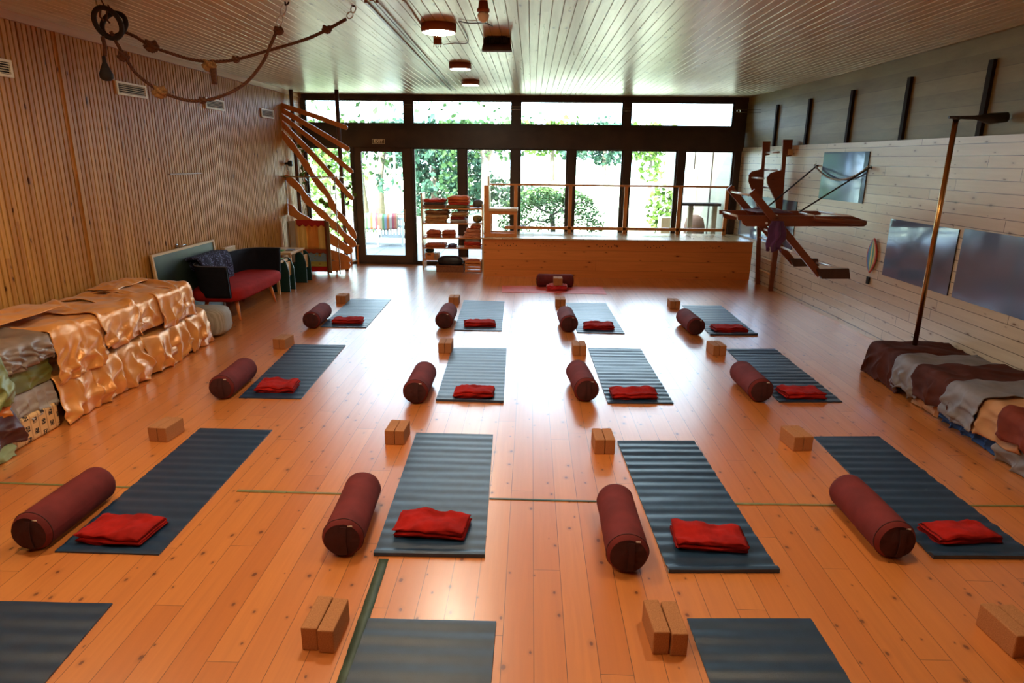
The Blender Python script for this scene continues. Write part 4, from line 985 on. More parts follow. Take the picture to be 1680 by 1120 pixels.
# rollator / trolley of chrome tubes beside the theatre
t = thing('rolling_walker', 'chrome tube walker on small wheels beside the puppet theatre', 'walker', (-3.68, 12.5, 0))
c0 = G(553, 446); c1 = G(568, 440)
for q in (c0, c1):
    MB().tube([(q.x, q.y, .06), (q.x, q.y, .30), (q.x+.03, q.y+.02, .52), (q.x+.09, q.y+.02, .62)], .011).build('frame_tube', M['steelchrome'], t)
    MB().lathe([(.045, -.012), (.05, 0), (.045, .012)], (0, 0, 0), 18, 'X')
    w_ = MB().lathe([(.045, q.x-.014), (.05, q.x), (.045, q.x+.014)], (0, q.y, .05), 18, 'X'); w_.build('wheel', M['blackplastic'], t)
MB().tube([(c0.x, c0.y, .3), (c1.x, c1.y, .36)], .009).build('cross_tube', M['steelchrome'], t)
MB().tube([(c0.x+.05, c0.y+.02, .56), (c1.x+.05, c1.y+.02, .56)], .009).build('cross_tube', M['steelchrome'], t)
# small wooden frame stand by the door
a, b_ = G(577, 436), G(588, 433)
t = thing('side_frame', 'small open wooden frame stand beside the glass door', 'stand', (a.x, a.y, 0))
z1_ = WY(588, 402, b_.y).z
for q in (a, b_):
    MB().box((q.x-.015, q.y-.015, 0), (q.x+.015, q.y+.015, z1_)).build('leg', M['pine'], t)
MB().bar((a.x-.03, a.y, z1_), (b_.x+.02, b_.y, z1_), .05, .025).build('top_bar', M['palepine'], t)
MB().bar((a.x, a.y, .08), (b_.x, b_.y, .08), .03, .025).build('lower_bar', M['palepine'], t)
# ---------------------------------------------------------------- blanket shelf
t = thing('blanket_shelf', 'open pine shelf stacked with folded blankets left of the platform', 'shelf', (-1.55, 13.2, 0))
HX0, HX1, HY0, HY1 = WY(693, 400, 13.1).x, -.93, 13.02, 13.42
MB().box((HX0, HY0, 0), (HX0+.03, HY1, 1.50)).build('side_panel', M['palepine'], t, bevel=.004)
MB().box((HX1-.03, HY0+.02, 0), (HX1, HY1, 1.30)).build('side_panel', M['palepine'], t, bevel=.004)
def sz(py): return WY(740, py, HY0).z
LV = [sz(341.5), sz(366), sz(390), sz(406.5), sz(426)]
for z_ in LV: MB().box((HX0+.03, HY0, z_-.022), (HX1-.03, HY1, z_)).build('shelf_board', M['pine'], t)
MB().box((HX0+.03, HY1-.02, LV[0]), (HX1-.03, HY1, LV[0]+.04)).build('back_rail', M['pine'], t)
cm = {'red': (.50, .05, .025), 'rust': (.42, .10, .04), 'tan': (.45, .25, .10), 'brown': (.24, .11, .045), 'grey': (.10, .09, .085), 'orange': (.62, .15, .05), 'olive': (.2, .17, .06), 'salmon': (.62, .26, .14), 'maroon': (.25, .03, .02), 'plum': (.07, .03, .06), 'ltgrey': (.4, .38, .36)}
cmm = {k_: plain('fleece_'+k_, tuple(min(.9, q*1.35) for q in v_), .9, var=.2, bump=.4, bs=120) for k_, v_ in cm.items()}
ITEMS = [(0, 694.5, 731, 'brown', 5, 1.0, 'brown blanket at the bottom of the left pile on the top shelf'), (0, 694.5, 731.5, 'grey', 4, 1, 'dark grey blanket, middle of the left pile on the top shelf'), (0, 694.5, 732, 'red', 5, 1, 'red blanket, topmost of the left pile on the top shelf'),
         (0, 731.5, 769, 'olive', 5, 1, 'olive patterned blanket at the bottom of the right pile on the top shelf'), (0, 733.5, 769, 'red', 4.5, 1, 'thin red blanket in the right pile on the top shelf'), (0, 734, 770.5, 'orange', 10.5, 1, 'thick orange blanket, topmost of all on the shelf'),
         (1, 696.5, 732, 'tan', 5, 1, 'tan blanket at the bottom of the left pile on the second shelf'), (1, 696.5, 735.5, 'tan', 8, 1, 'thick tan blanket, middle of the left pile on the second shelf'), (1, 697, 737, 'brown', 6.5, 1, 'ochre rolled blanket on top of the left pile on the second shelf'),
         (1, 738, 767, 'ltgrey', 6, 1, 'grey and tan blanket at the bottom of the second pile on the second shelf'), (1, 737.5, 762, 'maroon', 4.5, 1, 'maroon blanket in the second pile on the second shelf'), (1, 740, 767, 'tan', 6.5, 1, 'cream and tan blanket on top of the second pile on the second shelf'),
         (2, 698.5, 722.5, 'rust', 12, 1, 'left of the two rolled rust red blankets on the third shelf'), (2, 723.5, 746.5, 'rust', 12, 1, 'right of the two rolled rust red blankets on the third shelf'),
         (2, 759, 790, 'salmon', 5, 1, 'salmon blanket at the bottom of the right pile on the third shelf'), (2, 760, 790, 'salmon', 4, 1, 'salmon blanket, second from below in the right pile on the third shelf'), (2, 764, 790, 'salmon', 6, 1, 'salmon blanket, third from below in the right pile on the third shelf'), (2, 770, 790, 'rust', 5, 1, 'rust blanket crowning the right pile on the third shelf'),
         (3, 696.5, 731, 'rust', 6.5, 1, 'flat brown blanket at the left of the fourth shelf'), (3, 733, 748, 'plum', 4.5, 1, 'small plum cloth in the middle of the fourth shelf'),
         (3, 761, 790, 'orange', 4.5, 1, 'orange tan blanket at the bottom right of the fourth shelf'), (3, 760, 790, 'red', 6, 1, 'red blanket at the right of the fourth shelf'), (3, 762, 790, 'ltgrey', 3, 1, 'pale grey blanket on top at the right of the fourth shelf')]
pile = {}
for i, (lv, xa_, xb2, c_, hpx, _, lab) in enumerate(ITEMS):
    y_ = HY0+.17; ppm = F/13.2; h_ = hpx/ppm
    key = (lv, int((xa_+xb2)/2 > 733), int((xa_+xb2)/2 > 757), int(xa_ > 721))
    z_ = pile.get(key, LV[lv]+.002)
    X0, X1 = WY(xa_, 390, HY0).x, WY(xb2, 390, HY0).x
    X0 = max(X0, HX0+.05); X1 = min(X1, HX1-.05)
    roll = lv == 2 and c_ == 'rust' and hpx == 12
    blanket(Vector(((X0+X1)/2, y_, 0)), (X1-X0)*.95, .30 if not roll else .22, h_*.93, 0, lab, 60+i, mat=cmm[c_], layers=2 if h_ < .07 else 3, group='folded blankets on the pine shelf', z0=z_)
    pile[key] = z_+h_*.97
cushion('bundled_cloth', 'dark grey bundled cloth at the right end of the top shelf', cmm['grey'], (WY(783, 335, HY0).x, HY0+.18, LV[0]+.085), (.20, .22, .16), 3, cat='cloth', p=2.4)
cushion('bundled_cloth', 'mustard and green bundled bag on the second shelf', plain('mustard', (.40, .24, .06), .8, c2=(.05, .07, .03), vs=9), (WY(782, 360, HY0).x, HY0+.18, LV[1]+.075), (.19, .2, .145), 6, cat='bag', p=2.4)
# lower row: box, cardboard, black bag in basket, crate
xq = lambda px: WY(px, 425, HY0).x
t = thing('drawer_box', 'small orange wooden box with a hand slot on the lowest shelf', 'box', (xq(704), HY0+.1, LV[4]))
MB().box((xq(697.5), HY0+.01, LV[4]+.002), (xq(712), HY0+.28, LV[4]+.125)).build('box_body', M['pine'], t, bevel=.004)
MB().box((xq(701), HY0+.006, LV[4]+.085), (xq(707), HY0+.012, LV[4]+.10)).build('hand_slot', M['black'], t)
cushion('bundled_cloth', 'dark green cloth stuffed on the orange box', plain('dark_green_cloth', (.015, .04, .03), .8), (xq(704), HY0+.15, LV[4]+.165), (.17, .2, .075), 11, cat='cloth', p=2.6)
tag(MB().box((xq(713), HY0+.04, LV[4]+.002), (xq(719), HY0+.3, LV[4]+.11)).build('cardboard_box', plain('cardboard', (.42, .25, .12), .8), loc=(xq(716), HY0+.1, LV[4])), 'brown cardboard box between the orange box and the black bag', 'box')
t = thing('wicker_basket', 'wide brown wicker basket on the floor in front of the shelf', 'basket', ((xq(718)+xq(763))/2, HY0-.12, 0))
bx0, bx1 = xq(719), xq(763)
wick = plain('wicker', (.30, .11, .045), .7, c2=(.16, .055, .02), vs=70, bump=.8, bs=90)
m = MB(); m.box((bx0, HY0-.33, .001), (bx1, HY0-.31, .12)); m.box((bx0, HY0-.06, .001), (bx1, HY0-.04, .12)); m.box((bx0, HY0-.31, .001), (bx0+.02, HY0-.06, .12)); m.box((bx1-.02, HY0-.31, .001), (bx1, HY0-.06, .12)); m.box((bx0+.02, HY0-.31, .001), (bx1-.02, HY0-.06, .015))
m.build('basket_wall', wick, t)
MB().tube([(bx0, HY0-.33, .125), (bx1, HY0-.33, .125), (bx1, HY0-.04, .125), (bx0, HY0-.04, .125), (bx0, HY0-.33, .125)], .012).build('rim', wick, t)
cushion('black_bag', 'glossy black padded bag heaped in the wicker basket', plain('black_nylon', (.012, .012, .018), .35, bump=.6, bs=12), ((bx0+bx1)/2, HY0-.185, .20), (bx1-bx0-.03, .24, .22), 8, cat='bag', p=2.6)
t = thing('slatted_crate', 'orange wooden slatted crate beside the basket against the platform', 'crate', (xq(777), HY0-.2, 0))
cx0, cx1 = xq(765)+.01, min(xq(791), SX0-.03)
for i in range(4):
    z_ = .02+i*.055
    MB().box((cx0, HY0-.35, z_), (cx1, HY0-.335, z_+.038)).build('slat', M['pine'], t)
    MB().box((cx0, HY0-.06, z_), (cx1, HY0-.045, z_+.038)).build('slat', M['pine'], t)
for x_ in (cx0, cx1-.02):
    MB().box((x_, HY0-.335, .0), (x_+.02, HY0-.06, .23)).build('end_board', M['pine'], t)
cushion('bundled_cloth', 'brown cloths filling the slatted crate', cmm['rust'], ((cx0+cx1)/2, HY0-.2, .19), (cx1-cx0-.05, .24, .12), 21, cat='cloth', p=3)
# ---------------------------------------------------------------- right wall: gym timber frame
RW = M['redwood']
def outline(pxs, Y): return [WY(*p_, Y) for p_ in pxs]
YF, YBk = 8.4, 9.2
t = thing('wall_ladder', 'tall red brown timber ladder with bulging side boards against the plank wall', 'ladder', (4.15, 11.6, 0))
# near side board (Y 11.27) drawn from the photo, far side one (Y 11.9)
near = [(1284, 229), (1300, 229), (1297.5, 256), (1289, 257), (1286, 300), (1282.5, 345), (1275, 420), (1267, 477), (1260.5, 477), (1267, 420), (1273, 345), (1271, 328), (1266, 317), (1258, 300), (1257.5, 291), (1263, 284), (1273, 281), (1281, 279)]
far = [(1251, 232), (1263.5, 232), (1262, 254), (1255, 255), (1252, 300), (1249, 345), (1246, 466), (1240, 466), (1242, 345), (1238, 325), (1232, 310), (1227, 297), (1227.5, 287), (1233, 281), (1243, 279), (1248, 277)]
MB().prism(outline(near, 11.27), (0, .045, 0)).build('side_board', RW, t)
MB().prism(outline(far, 11.9), (0, .045, 0)).build('side_board', RW, t)
for (x_, y_) in ((1267, 250), (1264, 279), (1243, 292), (1262, 308), (1262, 400), (1256, 392), (1262, 427), (1256, 446)):
    p_ = WY(x_, y_, 11.58)
    p_.x = min(p_.x, wallx(11.9)-.03)
    MB().tube([(p_.x, 11.27, p_.z), (p_.x, 11.9, p_.z)], .016, 10).build('rung', M['white_steel'] if y_ < 400 else M['palepine'], t)
MB().box((4.20, 11.2, 2.27), (wallx(11.34)-.002, 11.34, 2.36)).build('wall_bracket', M['palepine'], t)
# horizontal ladder frame hung from the wall, with crossing leaning ladder
t = thing('suspended_timber_frame', 'red brown timber ladder frame held level off the plank wall by two ropes', 'gym frame', (4.2, 8.8, 1.45))
def board(pxs, Y, name, th=.035): MB().prism(outline(pxs, Y), (0, th, 0)).build(name, RW, t)
board([(1209.7, 353), (1398.6, 354.8), (1418, 361), (1417, 371.4), (1224, 371), (1218, 367), (1216, 361), (1209.7, 361)], YF, 'front_rail')
board([(1179.5, 344.6), (1346, 346), (1346, 352), (1250, 362), (1192, 359), (1186, 356), (1185, 351), (1179.5, 351)], YBk, 'rear_rail')
MB().tube([WY(1335, 358, YF-.05), WY(1420, 366, YF-.05)], .035, 10).build('round_end', RW, t)
for a_, b_ in (((1186, 347.5), (1209, 354.5)), ((1249, 346), (1275, 354)), ((1311, 348), (1335, 354)), ((1343, 347), (1396, 355))):
    MB().tube([WY(*a_, YBk), WY(*b_, YF)], .014, 10).build('rung', M['white_steel'], t)
t2 = thing('leaning_timber_ladder', 'red brown timber ladder slanting through the suspended frame with stepped feet', 'gym frame', (3.5, 8.8, .72))
def slant(pts, Y, w_, parent, name):
    P = [WY(*p_, Y) for p_ in pts]
    d_ = (P[1]-P[0]).normalized(); nr_ = Vector((-d_.z, 0, d_.x))*w_/2
    MB().prism([P[0]-nr_, P[1]-nr_, P[1]+nr_, P[0]+nr_], (0, .035, 0)).build(name, RW, parent)
YF2, YB2 = YF-.045, YBk-.045
slant([(1233, 314), (1345, 451)], YF2, .085, t2, 'front_stringer')
slant([(1196, 307), (1302, 431)], YB2, .085, t2, 'rear_stringer')
MB().prism(outline([(1340, 441), (1392, 440), (1394, 457), (1347, 457)], YF2-.04), (0, .04, 0)).build('front_foot', M['darkwood'], t2)
MB().prism(outline([(1296, 424), (1341, 424), (1343, 436), (1302, 437)], YB2-.04), (0, .04, 0)).build('rear_foot', M['darkwood'], t2)
for a_, b_ in (((1199, 314), (1229, 320)), ((1254, 376), (1266, 381)), ((1280, 404), (1313, 418)), ((1336, 430), (1385, 441)), ((1238, 361), (1258, 366))):
    MB().tube([WY(*a_, YB2), WY(*b_, YF2)], .014, 10).build('rung', M['white_steel'], t2)
# ropes and hooks
hk1, hk2 = WW(1340, 272, -.02), WW(1427, 275, -.02)
for hk, lab, end in ((hk1, 'dark sloping rope from the left wall hook down to the timber frame', WY(1262, 337, YBk-.15)), (hk2, 'dark sloping rope from the right wall hook down to the timber frame', WY(1312, 347, YF+.15))):
    end.z = max(end.z, 1.52)
    tag(MB().tube([hk, end], .011, 8).build('support_rope', plain('black_rope', (.02, .015, .015), .7), loc=hk), lab, 'rope', 'ropes carrying the timber frame')
for hk, lab in ((hk1, 'left metal hook screwed to the plank wall'), (hk2, 'right metal hook screwed to the plank wall')):
    tt_ = thing('wall_hook', lab, 'hook', (XR, hk.y, hk.z), 'hooks holding the frame ropes'); WH = wallx(hk.y)
    MB().lathe([(.02, WH-.006), (.02, WH-.001)], (0, hk.y, hk.z), 16, 'X').build('hook_plate', M['steel'], tt_)
    MB().tube([(WH-.004+.0*a_, hk.y+.0, hk.z)if a_ == 0 else (WH-.03-.03*math.sin(a_), hk.y+.03*math.cos(a_)-.0, hk.z+.0+.01*a_) for a_ in [0, .5, 1.1, 1.7, 2.3, 2.9]], .006, 8).build('hook_ring', M['steelchrome'], tt_)
sag = []
for i in range(17):
    u = i/16; p_ = hk1.lerp(hk2, u); sag.append((p_.x-.03, p_.y, p_.z-.22*4*u*(1-u)*.8))
tag(MB().tube(sag, .013, 8).build('slack_rope', plain('pale_grey_rope', (.45, .45, .42), .8), loc=hk1), 'pale slack rope sagging between the two wall hooks', 'rope')
# purple cloths on the frame
pur = plain('purple_cotton', (.11, .03, .15), .75, var=.4, vs=7, sheen=.3)
def hang(label, cx_, cy_, z0_, z1_, w_, seed):
    def f(u, v):
        a_ = v*2*PI; z_ = z1_+(z0_-z1_)*u; r_ = w_/2*(.45+.55*math.sin(min(1, u*1.1+.15)*PI*.75))
        r_ *= 1+.28*math.sin(a_*5+seed+u*3)+.15*nz(a_*2, u*5, seed)
        return Vector((cx_+r_*math.cos(a_)*1.0+.04*nz(u*3, seed), cy_+r_*.55*math.sin(a_), z_+.03*math.sin(a_*4)*u))
    return tag(MB().grid(f, 22, 60).build('purple_cloth', pur, loc=(cx_, cy_, z0_)), label, 'cloth', 'purple cloths on the timber frame')
p_ = WY(1272, 372, YF-.12); q = WY(1270, 408, YF-.12)
hang('purple cloth hanging in a bunch below the timber frame', p_.x, YF-.17, q.z, WY(1272, 362, YF-.12).z, .19, 2)
crumple('purple_cloth', 'purple cloth crumpled on top of the timber frame', pur, WY(1228, 348, 8.8).x, WY(1285, 348, 8.8).x, 8.48, 9.1, 1.53, .05, 5, 'cloth', 'purple cloths on the timber frame')
# glass/mirror sheets
def mirror(c4, label):
    m_, t_, b_ = nt('blue_grey_mirror'); b_.inputs['Base Color'].default_value = (.18, .27, .46, 1); b_.inputs['Metallic'].default_value = .35; b_.inputs['Roughness'].default_value = .14; b_.inputs['Coat Weight'].default_value = .6; b_.inputs['Coat Roughness'].default_value = .05
    n = nd(t_, 'ShaderNodeTexNoise', ins={'Scale': 2.2, 'Detail': 1.0}); tc = t_.nodes.new('ShaderNodeTexCoord'); t_.links.new(tc.outputs['Object'], n.inputs['Vector'])
    bp = nd(t_, 'ShaderNodeBump', ins={'Strength': .25, 'Distance': .03}); t_.links.new(n.outputs[0], bp.inputs['Height']); t_.links.new(bp.outputs[0], b_.inputs['Normal'])
    y0, y1, z0_, z1_ = c4
    tt_ = thing('wall_mirror', label, 'mirror', (XR, (y0+y1)/2, z0_), 'blue grey mirror sheets on the plank wall')
    wallbox(-.008, -.001, z0_, z1_, y0, y1).build('mirror_sheet', m_, tt_)
    m = wallbox(-.010, -.001, z0_, z1_, y0-.006, y0); m.build('edge_strip', M['steel'], tt_)
mirror((WW(1422, 290).y, WW(1348, 290).y, 1.64, 2.30), 'square blue grey mirror sheet behind the sagging rope, highest of them')
mirror((WW(1305, 360).y, 13.3, .76, 1.545), 'blue grey mirror sheet low on the wall behind the timber ladder')
mirror((WW(1565, 430).y, WW(1456, 400).y, .825, 1.51), 'blue grey mirror sheet between the oval board and the brass pole')
mirror((4.2, WW(1573, 430).y, .825, 1.53), 'large blue grey mirror sheet at the right edge')
# oval rainbow board
t = thing('oval_board', 'small upright oval board with rainbow stripes on the plank wall', 'board', (XR, 8.33, .8))
oc = WX(1429, 420, XR-.03); za, zb2 = WX(1432, 390, XR-.03).z, WX(1428, 449, XR-.03).z; hh = (za-zb2)/2; cz = (za+zb2)/2; wd = .115
def vesica(s_, off):
    pl = []
    for i in range(13): a_ = -1+2*i/12; pl.append((XR-off, oc.y+wd*s_*(1-a_*a_), cz+hh*s_*a_))
    for i in range(11, 0, -1): a_ = -1+2*i/12; pl.append((XR-off, oc.y-wd*s_*(1-a_*a_), cz+hh*s_*a_))
    return pl
MB().prism(vesica(1, .020), (.016, 0, 0)).build('red_rim', plain('red_paint', (.55, .06, .03), .5), t)
for i, (w0, w1, cl) in enumerate(((-.82, -.5, (.75, .5, .08)), (-.5, -.18, (.05, .28, .12)), (-.18, .18, (.72, .62, .2)), (.18, .5, (.03, .25, .3)), (.5, .82, (.05, .12, .35)))):
    m = MB(); m.grid(lambda u, v, w0=w0, w1=w1: Vector((XR-.030, oc.y+wd*(1-(2*u-1)**2)*(w0+(w1-w0)*v), cz+hh*.93*(2*u-1))), 16, 2)
    m.build('colour_stripe', plain('stripe_paint_%d' % i, cl, .5), t)
p_ = WX(1424, 459, XR-.01)
tag(MB().box((XR-.02, p_.y-.03, p_.z-.05), (XR-.001, p_.y+.03, p_.z+.04)).build('socket_plate', M['steel'], loc=(XR, p_.y, p_.z)), 'small grey plate on the plank wall below the oval board', 'plate')
# brass pole
a = WX(1562, 194, 3.95); b_ = WX(1510, 549, 3.95)
yp = (a.y+b_.y)/2
t = thing('brass_pole', 'tall brass pole rising behind the covered stack to a black wall arm', 'pole', (3.95, yp, .0))
MB().tube([(3.95, yp, .37), (3.95, yp, a.z)], .024, 16).build('pole_tube', M['brass'], t)
MB().tube([(3.95, yp, a.z-.02), (3.95, yp, a.z+.012)], .03, 16).build('pole_cap', M['blackplastic'], t)
arm = [(3.88, yp, a.z+.004), (4.12, yp, a.z+.004), (4.25, yp+.0, a.z-.005), (XR+.03, yp-.02, a.z+.01)]
MB().tube(arm, [.012, .018, .05, .045], 12).build('wall_arm', M['blackplastic'], t)
# ---------------------------------------------------------------- rope swing near the ceiling
RY1 = 5.75
def rope(pts, r, label, knots, Y):
    P = cable([WY(*p_, Y) for p_ in pts], 0, '', '', None)
    tt_ = thing('climbing_rope', label, 'rope', tuple(P[-1]), 'knotted ropes under the ceiling')
    # twisted rope: three strands
    L_ = 0; out_ = [[], [], []]; fine = []
    for i in range(len(P)-1):
        for k_ in range(3): fine.append(P[i].lerp(P[i+1], k_/3))
    fine.append(P[-1])
    for i, p_ in enumerate(fine):
        if i: L_ += (p_-fine[i-1]).length
        d_ = (fine[min(i+1, len(fine)-1)]-fine[max(i-1, 0)]).normalized(); a_ = d_.cross(Vector((0, 1, 0))).normalized(); b2 = d_.cross(a_)
        for s_ in range(3):
            th = L_*75+s_*2*PI/3; out_[s_].append(p_+(a_*math.cos(th)+b2*math.sin(th))*r*.55)
    for s_ in range(3): MB().tube(out_[s_], r*.62, 6).build('strand', M['rope'], tt_)
    for kx, ky, kr, mt in knots:
        c_ = WY(kx, ky, Y)
        def f(u, v, c_=c_, kr=kr):
            th = u*PI; ph = v*2*PI; r_ = kr*(1+.28*math.sin(ph*3+th*4)+.15*nz(math.cos(ph)*3, math.sin(ph)*3, th*3))
            return c_+Vector((math.cos(th)*r_*1.15, math.sin(th)*math.cos(ph)*r_, math.sin(th)*math.sin(ph)*r_))
        MB().grid(f, 14, 20).build('knot', M[mt], tt_)
    return tt_
rope([(182, 52), (190, 68), (207, 96), (225, 122), (262, 149), (300, 163), (330, 165), (365, 157), (402, 137), (430, 104), (444, 74), (456, 46)], .0125,
     'lower dark rope sagging deepest from the rings to the left ceiling hook', [(202, 92, .036, 'rope'), (262, 150, .048, 'rope_light'), (332, 164, .026, 'rope'), (457, 50, .03, 'rope')], RY1)
rope([(198, 50), (222, 60), (248, 76), (282, 88), (312, 97), (345, 101), (385, 98), (440, 83), (500, 65), (536, 49), (568, 31)], .0125,
     'upper dark rope swinging from the rings to the right ceiling hook', [(248, 75, .045, 'rope'), (343, 107, .044, 'rope_light'), (387, 97, .026, 'rope'), (536, 48, .03, 'rope')], RY1+.12)
for k_, (a_, b_, c_) in enumerate((((456, 44), (462, 26), (468, 6)), ((570, 29), (578, 21), (581, 8)))):
    Y_ = RY1+(.12 if k_ else 0)
    A, B, C_ = WY(*a_, Y_), WY(*b_, Y_), WY(*c_, Y_)
    tt_ = thing('ceiling_hook', '%s steel ceiling hook with chain links holding a rope end' % ['left', 'right'][k_], 'hook', (C_.x, C_.y, HC), 'ceiling hooks for the ropes')
    def link(P0, P1, w_):
        d_ = (P1-P0); n_ = Vector((-d_.z, 0, d_.x)).normalized()*w_; c0 = (P0+P1)/2
        return [c0+d_*.5*math.cos(a2)+n_*math.sin(a2) for a2 in [i*2*PI/16 for i in range(17)]]
    MB().tube(link(A, B, .022), .005, 6, caps=False).build('chain_link', M['steelchrome'], tt_)
    MB().tube(link(B, C_, .02), .005, 6, caps=False).build('chain_link', M['steelchrome'], tt_)
    hkp = [C_+Vector((.03*math.sin(a2)*(1 if k_ == 0 else -1), 0, -.03*math.cos(a2)+.02)) for a2 in [0, .5, 1, 1.5, 2.0, 2.6]]
    MB().tube([Vector((C_.x, C_.y, HC)), C_+Vector((0, 0, .02)), C_+Vector((0, 0, -.01))]+hkp, .007, 8).build('hook', M['steel'], tt_)
# rings
for k_, (px, py, R_, dy, lab) in enumerate(((177, 38, .105, -.05, 'left of two dark wrapped gym rings near the ceiling'), (187, 41, .10, .12, 'right of two dark wrapped gym rings, partly behind the other'))):
    c_ = WY(px, py, RY1+dy)
    tt_ = thing('gym_ring', lab, 'gym ring', tuple(c_-Vector((0, 0, R_))), 'dark gym rings')
    ringp = [c_+Vector((R_*math.cos(a_), .05*math.sin(a_)*(1 if k_ else -1), R_*math.sin(a_))) for a_ in [i*2*PI/40 for i in range(41)]]
    MB().tube(ringp, .020, 12, caps=False).build('ring_hoop', M['ring'], tt_)
    top = c_+Vector((0, 0, R_))
    MB().tube([top, Vector((top.x-.04, top.y+.02, HC))], .006, 6).build('hanging_cord', M['rope'], tt_)
    MB().tube([top+Vector((-.03, -.02, .0)), top+Vector((-.045, -.02, -.06)), top+Vector((-.02, -.02, -.09))], .008, 6).build('wrap_strap', M['rope'], tt_)
c_ = WY(168, 60, RY1-.06); e_ = WY(172, 92, RY1-.06); f_ = WY(174, 133, RY1-.06)
t = thing('punching_teardrop', 'dark leather teardrop weight hanging on a brown strap below the rings', 'weight', tuple(f_))
MB().tube([c_, (c_+e_)/2+Vector((.012, 0, 0)), e_], .016, 8).build('strap', M['rope'], t)
hgt = e_.z-f_.z
MB().lathe([(.012, e_.z), (.016, e_.z-hgt*.25), (.035, e_.z-hgt*.5), (.052, e_.z-hgt*.72), (.05, e_.z-hgt*.88), (.03, f_.z+.004), (.005, f_.z)], ((e_.x+f_.x)/2, RY1-.06, 0), 24).build('weight_body', M['ring'], t)
p0, p1 = WY(350, 113, RY1+.12), WY(352, 138, RY1+.12)
tag(MB().tube([WY(345, 108, RY1+.12), p0+Vector((0, 0, .01)), p0, p1], [.008, .01, .026, .024], 12).build('wooden_grip', M['rope'], loc=p1), 'short brown cylindrical grip hanging from the upper rope knot', 'grip')
p_ = WX(157, 5, -3.55); q = G(158, 5, HC-.02)
tag(MB().tube([(q.x, q.y, HC), (q.x, q.y, HC-.03), (q.x+.02, q.y, HC-.045), (q.x+.03, q.y, HC-.03)], .006, 8).build('ceiling_eye_hook', M['steelchrome'], loc=(q.x, q.y, HC)), 'small eye hook in the ceiling above the rings at the upper left', 'hook')
# tension wires across the top windows with turnbuckles
a, b_ = Vector((XL, 13.1, WX(457, 167, XL).z)), Vector((XR+.04, 12.9, 3.06))
a.y = WX(457, 167, XL).y
p0, p1 = WY(458, 167, 12.9), WY(1248, 180, 12.9)
p0.x = max(p0.x, XL+.005)
for dz, lab in ((0, 'upper thin steel wire stretched across the top windows'), (-.05, 'lower thin steel wire stretched across the top windows')):
    A, B = p0+Vector((0, 0, dz)), Vector((XR+.04, 12.9, p1.z+dz))
    tag(MB().tube([A, (A+B)/2+Vector((0, 0, -.02)), B], .0035, 6).build('tension_wire', M['steelchrome'], loc=A), lab, 'wire', 'steel wires across the top windows')
for px, lab in ((463, 'left chain shackle at the wire end in the corner'), (1212, 'right ring shackle of the wire by the plank wall')):
    q = WY(px, 167 if px < 600 else 182, 12.88)
    m = MB().tube([q+Vector((.03*math.cos(a_), -.01, .022*math.sin(a_))) for a_ in [i*2*PI/16 for i in range(17)]], .006, 6, caps=False)
    tag(m.build('shackle', M['steelchrome'], loc=q), lab, 'shackle')
# ---------------------------------------------------------------- outside
def grassmat():
    m, t, b = nt('lawn'); tc = t.nodes.new('ShaderNodeTexCoord')
    n = nd(t, 'ShaderNodeTexNoise', ins={'Scale': 6.0, 'Detail': 8.0}); t.links.new(tc.outputs['Object'], n.inputs['Vector'])
    t.links.new(mixc(t, n.outputs[0], (.50, .56, .36), (.62, .64, .48)), b.inputs['Base Color']); b.inputs['Roughness'].default_value = .9
    return m
def terrain(u, v):
    x = -30+70*u; y = D+.3+60*v
    s = max(0, min(1, (y-19)/9)); z = -.06+s*s*(3-2*s)*max(0, min(1, (x+2.5)/6))*1.2*max(0, 1-max(0, x-3)/9)
    s2 = max(0, min(1, (y-28)/14)); z += s2*1.1
    return Vector((x, y, z+.06*nz(x*.3, y*.3)))
struct(MB().grid(terrain, 90, 90).build('ground', grassmat()))
pav = plain('concrete_paving', (.13, .14, .15), .7, var=.1, bump=.1)
for i in range(8):
    for j in range(3):
        x_ = -6.6+i*1.5; y_ = D+.2+j*1.15
        o = MB().box((x_, y_, -.08), (x_+1.49, y_+1.14, -.005)).build('paving_slab', pav, loc=(x_+.7, y_+.5, 0)); struct(o)
# outdoor concrete wall continuing from the right wall
struct(MB().box((XR+.05, D+.25, -.1), (XR+.35, 22.5, 2.9)).build('garden_wall', M['concrete_out']))
for i, y_ in enumerate((14.9, 16.6, 18.4, 20.3)):
    struct(MB().box((XR+.035, y_-.035, -.05), (XR+.055, y_+.035, 2.75)).build('trim_%d' % (50+i), M['steel']))
m = MB(); m.box((XR-.20, 18.0, .95), (XR+.048, 18.9, 1.95)); w_ = m.build('louvred_unit', plain('white_enamel', (.35, .37, .4), .4), loc=(XR-.1, 18.4, .95), bevel=.01); tag(w_, 'white boxy louvred unit mounted on the outdoor concrete wall', 'wall unit')
t = thing('outdoor_bench', 'dark topped outdoor bench with wooden posts along the concrete wall', 'bench', (3.9, 15.6, 0))
MB().box((3.35, 15.3, 1.17), (4.35, 15.7, 1.23)).build('bench_top', M['steel'], t)
for x_ in (3.65, 4.2): MB().box((x_, 15.4, -.005), (x_+.1, 15.5, 1.17)).build('post', plain('weathered_post', (.22, .15, .08), .8), t)
tag(MB().lathe([(.16, .0), (.24, .35), (.25, .62), (.2, .82), (.08, .9)], (4.0, 16.2, 0), 24).build('clay_oven', plain('clay', (.14, .06, .03), .8), loc=(4.0, 16.2, 0)), 'rounded terracotta vessel outside by the concrete wall', 'pot')
tag(MB().box((3.0, 15.2, -.005), (3.45, 15.6, .9)).build('planter_crate', M['palepine'], loc=(3.2, 15.4, 0)), 'wooden crate outside behind the right railing', 'crate')
